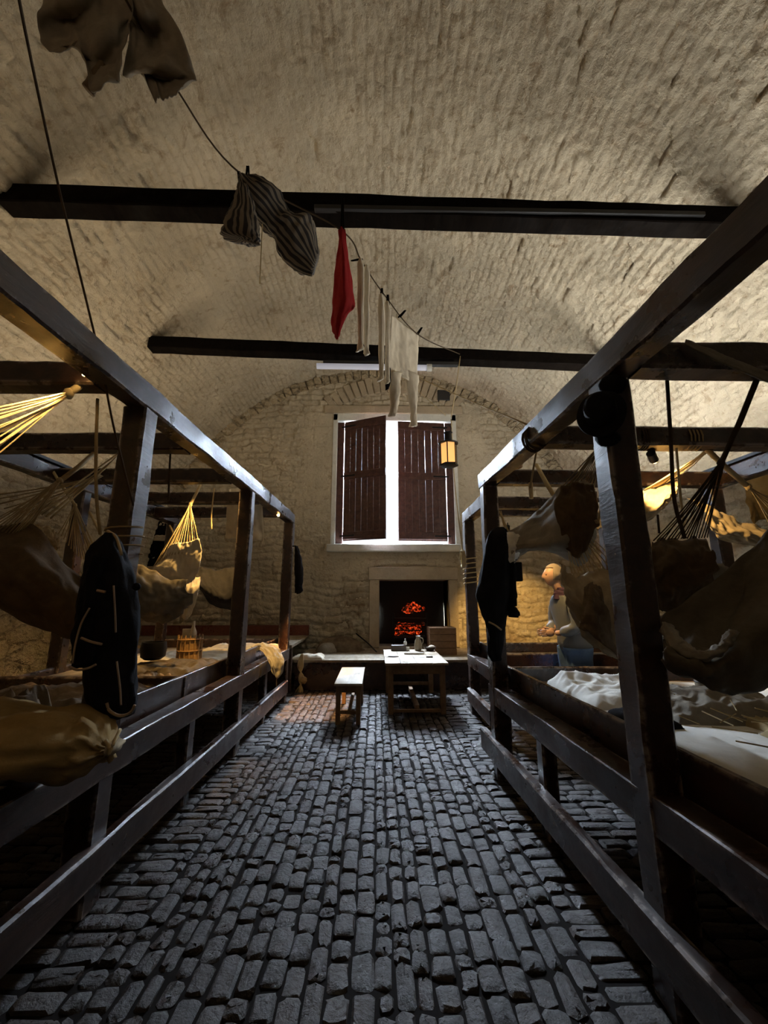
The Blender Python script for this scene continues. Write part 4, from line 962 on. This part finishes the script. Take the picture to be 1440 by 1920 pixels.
# right side
h1 = hammock('grey hammock with a dark open end high between the right posts', [
    R_([(952, 1000), (978, 988), (1010, 955), (1052, 915), (1085, 903), (1114, 912)], 3.3, (.4, .3, .1, -.1, -.2, -.2)), R_([(956, 1018), (985, 1008), (1025, 985), (1070, 950), (1100, 935), (1120, 930)], 3.1, (.4, .25, .1, -.1, -.15, -.15)),
    R_([(960, 1038), (992, 1024), (1035, 1020), (1078, 1005), (1106, 985), (1122, 955)], 3.05, (.4, .25, 0, -.1, -.1, -.1)), R_([(964, 1056), (990, 1032), (1040, 1040), (1085, 1062), (1108, 1020), (1118, 975)], 3.25, (.4, .2, 0, -.1, -.1, -.1))], 'canvas_grey',
    P(1126, 836, Y=2.78), [P(1050, 918, Y=3.15), P(1085, 905, Y=3.1), P(1114, 912, Y=3.1)], P(1130, 815, Y=2.78), 12, seed=11, smat='rope', rr=.014)
mesh('open_end_shade', loft([R_([(1050, 915), (1078, 906), (1110, 910)], 3.02, (.1, -.06, -.05)), R_([(1040, 950), (1080, 945), (1120, 945)], 2.9, (.12, 0, 0)), R_([(1048, 985), (1085, 990), (1120, 975)], 2.88, (.1, 0, 0)), R_([(1062, 1030), (1085, 1045), (1112, 1005)], 2.95, (.05, 0, 0))], 30, 26, .03, 5, .006, 3), M['canvas_brown'], h1, sharp=0)  # brown sheet standing in for the dark inside of the open end
mesh('pale_gather', loft([R_([(950, 998), (968, 1000), (984, 1008)], 3.5, (0, -.05, 0)), R_([(953, 1025), (968, 1022), (980, 1020)], 3.45, (0, -.05, 0)), R_([(956, 1056), (966, 1050), (975, 1036)], 3.5, (0, -.05, 0))], 20, 20, .02, 6, .006, 5), M['white'], h1, sharp=0)
clews(h1, P(938, 960, Y=3.95), [P(955, 998, Y=3.7), P(962, 1015, Y=3.6), P(960, 1050, Y=3.6)], 6)
hammock('brown hammock with a drooping flap beside the tall right post', [
    R_([(1048, 1052), (1070, 1078), (1112, 1074), (1170, 1060)], 2.9), R_([(1052, 1085), (1082, 1110), (1125, 1118), (1182, 1110)], 2.7), R_([(1062, 1120), (1095, 1160), (1135, 1185), (1190, 1200)], 2.62), R_([(1080, 1150), (1100, 1195), (1140, 1228), (1195, 1256)], 2.75)], 'canvas',
    P(1052, 952, Y=3.2), [P(1072, 1075, Y=2.9), P(1110, 1072, Y=2.88), P(1165, 1062, Y=2.88)], P(1006, 872, Y=3.8), 12, seed=12, rr=.02, wr=.035)
o = mesh('brown_flap', loft([R_([(1096, 1100), (1112, 1094), (1125, 1100)], 2.6), R_([(1092, 1150), (1115, 1150), (1140, 1160)], 2.55, (0, -.05, 0)), R_([(1088, 1175), (1120, 1200), (1160, 1235)], 2.58, (0, -.05, 0))], 24, 24, .025, 5, .006, 5), M['blanket'], sharp=0)
tag(o, 'brown cloth flap hanging over the drooping right hammock', 'cloth')
o = mesh('lit_mouth_side', loft([R_([(1062, 1062), (1066, 1064), (1072, 1076)], 3.0), R_([(1064, 1095), (1075, 1100), (1088, 1108)], 3.0, (0, -.04, 0)), R_([(1070, 1116), (1082, 1130), (1094, 1146)], 3.0)], 16, 14, .012, 4, .005, 7), M['white'], sharp=0)  # white sheet standing for the lit side of the hammock mouth
tag(o, 'white side of the drooping hammock mouth, its lit look put into the colour', 'cloth')
big = hammock('large dark hammock sagging in the foreground at the right edge', [
    R_([(1238, 1160), (1300, 1118), (1372, 1062), (1450, 985), (1560, 880)], 2.05), R_([(1242, 1195), (1300, 1180), (1372, 1130), (1450, 1050), (1560, 940)], 1.95), R_([(1246, 1215), (1300, 1226), (1360, 1205), (1440, 1120), (1560, 1000)], 1.8),
    R_([(1244, 1222), (1300, 1244), (1362, 1240), (1440, 1180), (1560, 1060)], 1.68), R_([(1242, 1236), (1300, 1272), (1362, 1286), (1440, 1270), (1560, 1180)], 1.75), R_([(1242, 1230), (1300, 1275), (1362, 1296), (1440, 1285), (1560, 1200)], 1.95)], 'canvas_olive_shaded', seed=13, wr=.03, nu=44, nv=54, wf=5,
    knot=P(1500, 900, Y=2.0), edge=[P(1560, 880, Y=2.05), P(1560, 1000, Y=1.8)], tie_to=P(1500, 700, Y=1.85), n=5)
mesh('rim_fold', bag([(P(1244, 1166, Y=1.86), P(1262, 1172, Y=1.84), .03), (P(1243, 1195, Y=1.8), P(1272, 1190, Y=1.78), .05), (P(1258, 1216, Y=1.75), P(1290, 1208, Y=1.72), .06), (P(1296, 1236, Y=1.7), P(1312, 1222, Y=1.68), .05),
    (P(1346, 1230, Y=1.68), P(1342, 1214, Y=1.68), .04), (P(1370, 1206, Y=1.68), P(1358, 1196, Y=1.68), .04), (P(1382, 1184, Y=1.68), P(1370, 1180, Y=1.68), .02)], 20, 60, .016, 14, 4), M['canvas_grey'], big, sharp=0)
hammock('dark hammock with many strings hanging right of the tall post', [
    R_([(1222, 1016), (1250, 1012), (1290, 1010), (1322, 1010)], 2.35), R_([(1220, 1050), (1255, 1048), (1300, 1046), (1334, 1034)], 2.15), R_([(1218, 1095), (1250, 1090), (1300, 1092), (1345, 1058)], 2.1), R_([(1216, 1130), (1250, 1150), (1290, 1135), (1330, 1100)], 2.2)], 'canvas_brown',
    P(1352, 868, Y=1.95), [P(1225, 1014, Y=2.3), P(1280, 1010, Y=2.3), P(1326, 1008, Y=2.3)], P(1418, 714, Y=1.86), 18, seed=14, smat='rope_dark', rr=.014, r=.0035)
hammock('hammock lit behind the tall right post with pale strings above', [
    R_([(1205, 920), (1230, 915), (1255, 905), (1272, 900)], 3.3), R_([(1200, 950), (1230, 948), (1255, 925), (1270, 915)], 3.15), R_([(1195, 985), (1225, 972), (1250, 948), (1268, 930)], 3.2)], 'canvas',
    P(1330, 842, Y=2.9), [P(1208, 918, Y=3.3), P(1240, 910, Y=3.3), P(1285, 885, Y=3.3)], P(1338, 825, Y=2.86), 14, seed=15, wr=.02)
hammock('yellow lit hammock at the right edge beyond the strings', [
    R_([(1288, 935), (1330, 950), (1380, 975), (1440, 995)], 3.3), R_([(1320, 955), (1350, 985), (1390, 1000), (1440, 1010)], 3.15), R_([(1328, 985), (1350, 1012), (1390, 1020), (1440, 1030)], 3.2)], 'canvas',
    P(1402, 912, Y=3.0), [P(1440, 930, Y=3.2), P(1465, 960, Y=3.2), P(1450, 995, Y=3.2)], P(1318, 836, Y=2.86), 8, seed=16, smat='rope', rr=.02)
o = mesh('yellow_canvas', loft([R_([(1395, 900), (1420, 880), (1470, 870)], 4.2), R_([(1400, 940), (1425, 935), (1470, 930)], 4.0), R_([(1410, 985), (1430, 975), (1470, 970)], 4.1)], 20, 20, .03, 5, .006, 8), M['ochre'], sharp=0)
tag(o, 'ochre canvas hanging at the right edge behind the pale strings', 'canvas')
o = mesh('pale_canvas', loft([R_([(1108, 960), (1130, 940), (1175, 925)], 4.0), R_([(1112, 975), (1135, 965), (1175, 950)], 3.85), R_([(1118, 992), (1135, 990), (1175, 985)], 3.95)], 20, 20, .03, 5, .006, 9), M['canvas'], sharp=0)
tag(o, 'pale canvas bundle between the grey hammock and the tall right post', 'canvas')
o = mesh('dark_roll', bag([(P(1232, 1030, Y=2.6), P(1232, 1080, Y=2.6), .2), (P(1270, 1085, Y=2.5), P(1285, 1150, Y=2.5), .25), (P(1310, 1100, Y=2.5), P(1325, 1150, Y=2.5), .2)], 24, 30, .03, 6, 3), M['blanket'], sharp=0)
tag(o, 'dark rolled blanket lying behind the big right hammock', 'blanket')
o = mesh('grey_roll', bag([(P(1290, 1100, Y=2.3), P(1292, 1130, Y=2.3), .1), (P(1312, 1062, Y=2.3), P(1330, 1100, Y=2.3), .16), (P(1345, 1055, Y=2.3), P(1358, 1085, Y=2.3), .14)], 24, 30, .02, 6, 5), M['canvas_grey'], sharp=0)
tag(o, 'grey cloth fold standing above the rim of the big right hammock', 'cloth')

# ------------------------------------------------------------------ bedding on the decks
def heap(label, x0, x1, y0, y1, z, amp, mat, seed, name='blanket', f=3.0, edge=.25, cat='blanket', n=60, th=.012, rot=0, group='bedding on the decks'):
    vs = []; cx, cy = (x0 + x1) / 2, (y0 + y1) / 2
    G = np.zeros((n, n, 3))
    for i in range(n):
        for j in range(n):
            u, v = i / (n - 1) * 2 - 1, j / (n - 1) * 2 - 1
            e = (1 + .18 * mnoise.noise(V(math.atan2(v, u) * 1.2, seed, 0)))
            x = cx + u * (x1 - x0) / 2 * e; y = cy + v * (y1 - y0) / 2 * e
            m = max(abs(u), abs(v)); fall = min(1, (1 - m) / edge) if edge else 1
            q = V(x * f, y * f, seed)
            h = .5 + .5 * mnoise.noise(q) + .35 * (1 - 2 * abs(mnoise.noise(q * 1.7))) + .18 * (1 - 2 * abs(mnoise.noise(q * 3.9)))
            G[i, j] = (x, y, z + th + max(0, h) * amp * (fall ** .6))
    if rot:
        c, s = math.cos(rot), math.sin(rot); X_ = G[..., 0] - cx; Y_ = G[..., 1] - cy
        G[..., 0] = cx + X_ * c - Y_ * s; G[..., 1] = cy + X_ * s + Y_ * c
    top = G.reshape(-1, 3); bot = top.copy(); bot[:, 2] = np.maximum(z, bot[:, 2] - .03) if th < .011 else z
    N = n * n; fs = []
    for i in range(n - 1):
        for j in range(n - 1):
            a, b, c_, d = i * n + j, (i + 1) * n + j, (i + 1) * n + j + 1, i * n + j + 1
            fs += [(a, b, c_, d), (N + d, N + c_, N + b, N + a)]
    for k in range(n - 1):
        fs += [(k, k + 1, N + k + 1, N + k), ((n - 1) * n + k + 1, (n - 1) * n + k, N + (n - 1) * n + k, N + (n - 1) * n + k + 1),
               ((k + 1) * n, k * n, N + k * n, N + (k + 1) * n), (k * n + n - 1, (k + 1) * n + n - 1, N + (k + 1) * n + n - 1, N + k * n + n - 1)]
    o = mesh(name, (np.vstack([top, bot]).tolist(), fs), M[mat], sharp=0)
    return tag(o, label, cat, group)
D = .805
heap('crumpled brown blanket on the left deck just behind the coat', -2.9, -1.75, 2.75, 3.6, D, .12, 'blanket', 1, rot=.2)
heap('straw coloured bedding strewn along the left deck edge', -2.3, -1.72, 3.65, 4.05, D, .09, 'blanket', 2, f=6, name='straw_bedding', cat='bedding')
heap('olive blanket heap beyond the straw on the left deck', -2.6, -1.75, 4.1, 5.0, D, .09, 'canvas_olive_shaded', 3)
heap('pale sheet lit yellow on the far left deck', -3.1, -1.9, 5.05, 6.0, D, .05, 'linen', 4, name='sheet', cat='sheet')
heap('wrinkled light sheet at the end of the left deck', -2.5, -1.6, 6.05, 6.65, D, .08, 'linen', 5, name='sheet', cat='sheet')
heap('grey brown blanket behind the ochre sack on the left', -3.2, -1.75, 2.36, 2.62, D, .26, 'blanket', 6, f=4)
o = mesh('draped_cloth', loft([R_([(470, 1212), (495, 1206), (520, 1208)], 5.9), R_([(492, 1222), (508, 1220), (526, 1220)], 5.75), R_([(503, 1240), (515, 1240), (533, 1238)], 5.6), R_([(512, 1262), (520, 1272), (530, 1262)], 5.6)], 30, 26, .03, 6, .006, 4), M['linen'], sharp=0)
tag(o, 'cream cloth draped over the left deck edge beside the last post', 'cloth')
sk = thing('canvas_sack', 'ochre canvas sack lying on the left deck before the coat', 'sack', P(100, 1440, Y=1.98))
yy = [(-140, 1318, 1440, .6), (-60, 1322, 1440, .62), (10, 1330, 1434, .62), (70, 1334, 1442, .6), (130, 1338, 1448, .52), (168, 1350, 1442, .4), (188, 1372, 1430, .26), (200, 1392, 1416, .14), (208, 1398, 1410, .08)]
mesh('body', bag([(P(x, a, Y=2.0), P(x, b, Y=2.0), d) for x, a, b, d in yy], 44, 70, .05, 6, 9), M['ochre'], sk, sharp=0)
mesh('neck_tie', tube([P(198, 1388, Y=1.93), P(206, 1404, Y=1.92), P(204, 1414, Y=1.92), P(212, 1396, Y=1.93), P(225, 1368, Y=2.0)], .008, 6, 20), M['string'], sk, sharp=0)
mesh('neck_ruffle', bag([(P(206, 1396, Y=1.97), P(206, 1412, Y=1.97), .08), (P(216, 1388, Y=1.97), P(216, 1412, Y=1.97), .14)], 18, 10, .02, 6, 2), M['canvas'], sk, sharp=0)
# basket with bottles
bc = P(356, 1212, Y=5.2); bc.z = D
bk = thing('wicker_basket', 'upright wicker basket holding pale bottles on the left deck', 'basket', bc)
mesh('body', lathe([(.13, 0), (.135, .06), (.13, .14), (.132, .22), (.125, .30), (.11, .30), (.11, .05)], bc, 28), M['wicker'], bk)
for i in range(16):
    a = 2 * math.pi * i / 16; mesh('stake', tube([bc + V(.137 * math.cos(a), .137 * math.sin(a), z) for z in (0, .15, .33)], .007, 5), M['wicker'], bk)
for z in (.02, .15, .28): mesh('hoop', tube([bc + V(.14 * math.cos(a), .14 * math.sin(a), z) for a in [i * math.pi / 12 for i in range(25)]], .008, 5), M['wicker'], bk)
o = mesh('bottle', lathe([(.04, 0), (.045, .02), (.045, .34), (.02, .40), (.016, .47), (.02, .475)], bc + V(.03, -.02, .02), 16), M['linen']); tag(o, 'pale long necked bottle standing in the wicker basket', 'bottle')
o = mesh('folded_paper', box(bc.x - .10, bc.x + .02, bc.y - .02, bc.y, bc.z + .2, bc.z + .40), M['linen'], bevel=.004); tag(o, 'pale square card standing in the wicker basket', 'card')
o = mesh('dark_pot', lathe([(.08, 0), (.12, .03), (.13, .12), (.12, .18), (.10, .18), (.09, .05)], V(P(290, 1200, Y=4.6).x, 4.6, D + .13), 20), M['iron']); tag(o, 'round black pot on the left deck below the rolled hammock', 'pot')
# platform end items
o = heap('crumpled cloth lit yellow at the left end of the stone platform', P(548, 1228, Y=7.6).x, P(606, 1228, Y=7.6).x, 7.48, 7.85, .5, .07, 'linen', 8, 'cloth', cat='cloth', n=36)
rb = thing('rope_bundle', 'knotted rope bundle hanging over the platform at the end of the left foot rail', 'rope', P(565, 1300, Y=7.35))
for k in range(6):
    dx = random.uniform(-6, 6)
    mesh('strand', tube([P(566 + dx * .3, 1226, Y=7.4), P(562 + dx, 1250, Y=7.36), P(566 - dx, 1272, Y=7.34), P(560 + dx * 1.3, 1296, Y=7.36), P(554 + dx, 1318, Y=7.4)], .011, 6, 24), M['string'], rb, sharp=0)
mesh('knot', lump(P(569, 1275, Y=7.33), .06, .05, .06, .3, 4, 2), M['rope'], rb, sharp=0)
o = mesh('dark_bundle', lump(V(-.72, 8.75, .5), .48, .3, .27, .25, 2, 5, flat=0.0), M['blanket'], sharp=0); tag(o, 'dark bundle slumped on the platform left of the fireplace', 'bundle')
o = mesh('pale_pillow', lump(V(P(612, 1212, Y=8.4).x, 8.4, .5), .2, .16, .19, .18, 2, 3, flat=0.0), M['canvas_grey'], sharp=0); tag(o, 'small pale pillow on the platform below the wall', 'pillow')
o = mesh('broom_stick', tube([P(668, 1188, Y=8.8), P(690, 1206, Y=8.5), P(706, 1222, Y=8.2)], .014, 7), M['iron']); tag(o, 'dark stick leaning at the left side of the fireplace', 'stick')
# right deck
heap('flat grey mattress on the right deck', 1.45, 3.3, 1.3, 3.75, D, .015, 'white', 11, 'mattress', edge=.05, f=2, cat='mattress', th=.05)
heap('crumpled white sheet at the far end of the right deck', 1.45, 2.15, 2.85, 3.65, D + .05, .10, 'white', 12, 'sheet', cat='sheet')
heap('grey blanket folded behind the tall right post', 1.75, 2.6, 2.5, 3.1, D + .05, .13, 'canvas_grey', 13)
heap('small black scarf on the right mattress edge', 1.46, 1.72, 2.42, 2.75, D + .06, .05, 'black', 14, 'scarf', cat='scarf', n=30)
heap('scattered straw on the right mattress under the big hammock', 2.1, 3.2, 2.0, 2.7, D + .05, .06, 'straw', 15, 'straw', f=9, cat='straw')
heap('black clothes heaped on the right deck beside the tall post', 1.36, 2.4, 1.2, 1.62, D + .04, .14, 'black', 16, 'clothes', cat='clothes')
heap('ochre blanket lump in the lower right corner', 1.36, 1.9, .82, 1.16, D, .24, 'ochre', 17, n=50)
st_ = []
for i in range(90):
    x, y = random.uniform(1.75, 3.2), random.uniform(1.75, 2.7); a = random.uniform(0, 3.14); L = random.uniform(.08, .22); z = D + .09 + random.random() * .06
    st_.append(tube([V(x, y, z), V(x + L * math.cos(a), y + L * math.sin(a), z + random.uniform(-.02, .05))], .0035, 4))
o = mesh('loose_straw', join(*st_), M['straw']); tag(o, 'loose straw stalks scattered over the right mattress', 'straw'); o['kind'] = 'stuff'
q = P(1336, 1322, Z=D + .06)
wb = thing('wooden_bucket', 'pale wooden bucket standing under the big right hammock', 'bucket', q)
mesh('staves', lathe([(.07, 0), (.078, .01), (.085, .2), (.08, .2), (.068, .02)], q, 20), M['plank'], wb)
for z in (.04, .15): mesh('hoop', tube([q + V((.08 + z * .04) * math.cos(a), (.08 + z * .04) * math.sin(a), z) for a in [i * math.pi / 12 for i in range(25)]], .004, 5), M['iron'], wb)
q = P(1384, 1326, Z=D + .06)
o = mesh('brown_tub', lathe([(.08, 0), (.088, .01), (.09, .2), (.085, .2), (.07, .02)], q, 20), M['crate']); tag(o, 'brown tub beside the pale bucket on the right mattress', 'tub')

# ------------------------------------------------------------------ person standing between the right frames
def skinned(name, verts, edges, radii, levels=2):
    me = bpy.data.meshes.new(name); me.from_pydata([tuple(v) for v in verts], edges, [])
    o = bpy.data.objects.new(name, me); COL.objects.link(o)
    m = o.modifiers.new('skin', 'SKIN'); m.use_smooth_shade = True
    for i, r in enumerate(radii):
        sv = me.skin_vertices[0].data[i]; sv.radius = r if isinstance(r, tuple) else (r, r)
    me.skin_vertices[0].data[0].use_root = True
    s_ = o.modifiers.new('sub', 'SUBSURF'); s_.levels = levels; s_.render_levels = levels
    dg = bpy.context.evaluated_depsgraph_get(); ev = o.evaluated_get(dg); m2 = ev.to_mesh()
    vs = [v.co.copy() for v in m2.vertices]; fs = [tuple(p.vertices) for p in m2.polygons]
    ev.to_mesh_clear(); bpy.data.objects.remove(o); return vs, fs
def person(px, Y):
    X0 = P(px, 1150, Y=Y).x; O = V(X0, Y, 0)
    T = lambda x, y, z: O + V(x, y, z)          # x<0 is the way the person faces
    root = thing('person', 'person in a grey padded jacket and blue jeans standing behind the grey hammock', 'person', O)
    sk = plain('skin', (.55, .33, .22), .5, n=.05)
    # one continuous body
    vt = [T(.04, 0, 1.02), T(.03, 0, 1.25), T(0, 0, 1.48), T(-.05, 0, 1.62), T(-.10, 0, 1.70), T(-.13, 0, 1.80)]
    ed = [(0, 1), (1, 2), (2, 3), (3, 4), (4, 5)]; ra = [(.15, .12), (.13, .105), (.15, .11), .06, .055, .075]
    for sgn in (-1, 1):
        b = len(vt)
        vt += [T(.04, sgn * .10, .95), T(.0, sgn * .11, .53), T(.05, sgn * .11, .10), T(-.12, sgn * .12, .05)]
        ra += [.095, .062, .045, .04]; ed += [(0, b), (b, b + 1), (b + 1, b + 2), (b + 2, b + 3)]
        b = len(vt)
        vt += [T(-.02, sgn * .19, 1.56), T(-.02, sgn * .24, 1.28), T(-.17, sgn * .12, 1.21), T(-.21, sgn * .09, 1.21)]
        ra += [.06, .045, .03, .033]; ed += [(2, b), (b, b + 1), (b + 1, b + 2), (b + 2, b + 3)]
    body = skinned('body', vt, ed, ra)
    # head with a face: looks to -x
    hc_ = T(-.145, 0, 1.82); hv, hf = [], []; nu, nv = 28, 36
    for i in range(nu + 1):
        th = math.pi * i / nu
        for k in range(nv):
            a = 2 * math.pi * k / nv; d = V(math.sin(th) * math.cos(a), math.sin(th) * math.sin(a), math.cos(th))
            p = V(d.x * .098, d.y * .076, d.z * .118)
            f = max(0, -d.x)
            if d.z < 0: p.x *= 1 + .12 * d.z; p.y *= 1 + .28 * d.z
            g = lambda y, z, sy, sz: math.exp(-((p.y - y) / sy) ** 2 - ((p.z - z) / sz) ** 2) * f
            p.x -= .026 * g(0, -.018, .012, .022) + .010 * g(0, .01, .010, .02) - .010 * (g(.03, .008, .016, .012) + g(-.03, .008, .016, .012)) + .007 * g(0, -.058, .02, .007) + .012 * g(0, -.09, .022, .016) + .006 * g(0, .03, .05, .012)
            for sy in (-1, 1): p.y += sy * .014 * math.exp(-((p.x - .012) / .014) ** 2 - ((p.z + .004) / .026) ** 2) * max(0, sy * d.y)
            hv.append(hc_ + V(p.x, p.y, p.z) + V(p.z * .06, 0, 0))
    for i in range(nu):
        for k in range(nv): hf.append((i * nv + k, (i + 1) * nv + k, (i + 1) * nv + (k + 1) % nv, i * nv + (k + 1) % nv))
    hands = []
    for sgn in (-1, 1):
        w0 = T(-.21, sgn * .09, 1.21); hands.append(lump(w0 + V(-.045, -sgn * .01, 0), .05, .022, .04, .05, 2, 1, 8, 12))
        for q, (dz, L) in enumerate(((.030, .070), (.010, .080), (-.010, .075), (-.028, .060))):
            a = w0 + V(-.07, -sgn * .012, dz)
            hands.append(tube([a, a + V(-L * .45, -sgn * .008, -.004), a + V(-L * .75, -sgn * .028, -.008), a + V(-L * .72, -sgn * .052, -.008)], .0088, 7, 10, (1, .75)))
        a = w0 + V(-.03, -sgn * .02, .03); hands.append(tube([a, a + V(-.02, -sgn * .03, .02), a + V(-.045, -sgn * .045, .018)], .0098, 7, 8, (1, .8)))
    mesh('body', join(body, (hv, hf), *hands), sk, root, sharp=0)
    for sy in (-1, 1): mesh('eye', lump(hc_ + V(-.080, sy * .030, .008), .008, .011, .008, 0), plain('eye_dark', (.05, .04, .04), .2), root)
    hairv = [(v - hc_) for v in hv]
    keep = [hc_ + V(q.x * 1.12 + .012, q.y * 1.14, q.z * 1.10 + .006) for q in hairv]
    hfs = [f for f in hf if all((hairv[i].x > -.035 or hairv[i].z > .07) and hairv[i].z > -.06 for i in f)]
    used = sorted({i for f in hfs for i in f}); mp = {i: n for n, i in enumerate(used)}
    o = mesh('hair', ([keep[i] for i in used], [tuple(mp[i] for i in f) for f in hfs]), plain('grey_hair', (.30, .24, .17), .6), root, sharp=0)
    mm = o.modifiers.new('thick', 'SOLIDIFY'); mm.thickness = .012
    # padded jacket
    jv = [T(.05, 0, .98), T(.04, 0, 1.14), T(.03, 0, 1.30), T(0, 0, 1.48), T(-.04, 0, 1.60)]
    je = [(0, 1), (1, 2), (2, 3), (3, 4)]; jr = [(.20, .17), (.21, .18), (.19, .16), (.19, .15), (.09, .08)]
    for sgn in (-1, 1):
        b = len(jv); jv += [T(-.02, sgn * .20, 1.54), T(-.04, sgn * .25, 1.42), T(-.03, sgn * .27, 1.28), T(-.11, sgn * .20, 1.24), T(-.17, sgn * .13, 1.215)]
        jr += [.085, .082, .075, .066, .052]; je += [(3, b), (b, b + 1), (b + 1, b + 2), (b + 2, b + 3), (b + 3, b + 4)]
    jk, jf = skinned('jacket', jv, je, jr)
    jk2 = []
    for v in jk: jk2.append(v + (v - T(.02, 0, v.z)).normalized() * .012 * abs(math.sin((v.z) * 48)))
    t = NT('padded_nylon'); t.set(Base_Color=(.15, .16, .165), Roughness=.45); jko = mesh('jacket', (jk2, jf), t.m, root, sharp=0)
    fur = [T(-.03, -.17, 1.60), T(.06, -.20, 1.50), T(-.02, -.24, 1.36), T(-.12, -.24, 1.27)]
    mesh('fur_trim', bag([(p - V(.03, 0, .02), p + V(.03, 0, .02), .06) for p in cr(fur, 8)], 16, 40, .02, 30, 2), M['white'], jko, sharp=0)
    jl = [bag([(T(-.06, sy * .09, .10), T(.12, sy * .13, .10), .15), (T(-.09, sy * .09, .5), T(.09, sy * .13, .5), .17), (T(-.10, sy * .085, .8), T(.14, sy * .12, .8), .21), (T(-.12, sy * .06, 1.06), T(.18, sy * .10, 1.06), .24)], 24, 30, .008, 6, 3) for sy in (-1, 1)]
    mesh('jeans', join(*jl), cloth('denim', (.08, .14, .28), (.14, .24, .42), stain=.1), root, sharp=0)
    mesh('scarf', bag([(T(-.15, 0, 1.56), T(.06, 0, 1.56), .2), (T(-.14, 0, 1.63), T(.03, 0, 1.63), .17), (T(-.13, 0, 1.69), T(-.01, 0, 1.69), .13)], 24, 20, .012, 8, 3), plain('plum_scarf', (.05, .02, .05), .8), root, sharp=0)
    for sy in (-1, 1): mesh('shoe', lump(T(-.04, sy * .12, .05), .15, .055, .055, .06, 2, 1, flat=-.05), M['black'], root, sharp=0)
person(1066, 4.55)
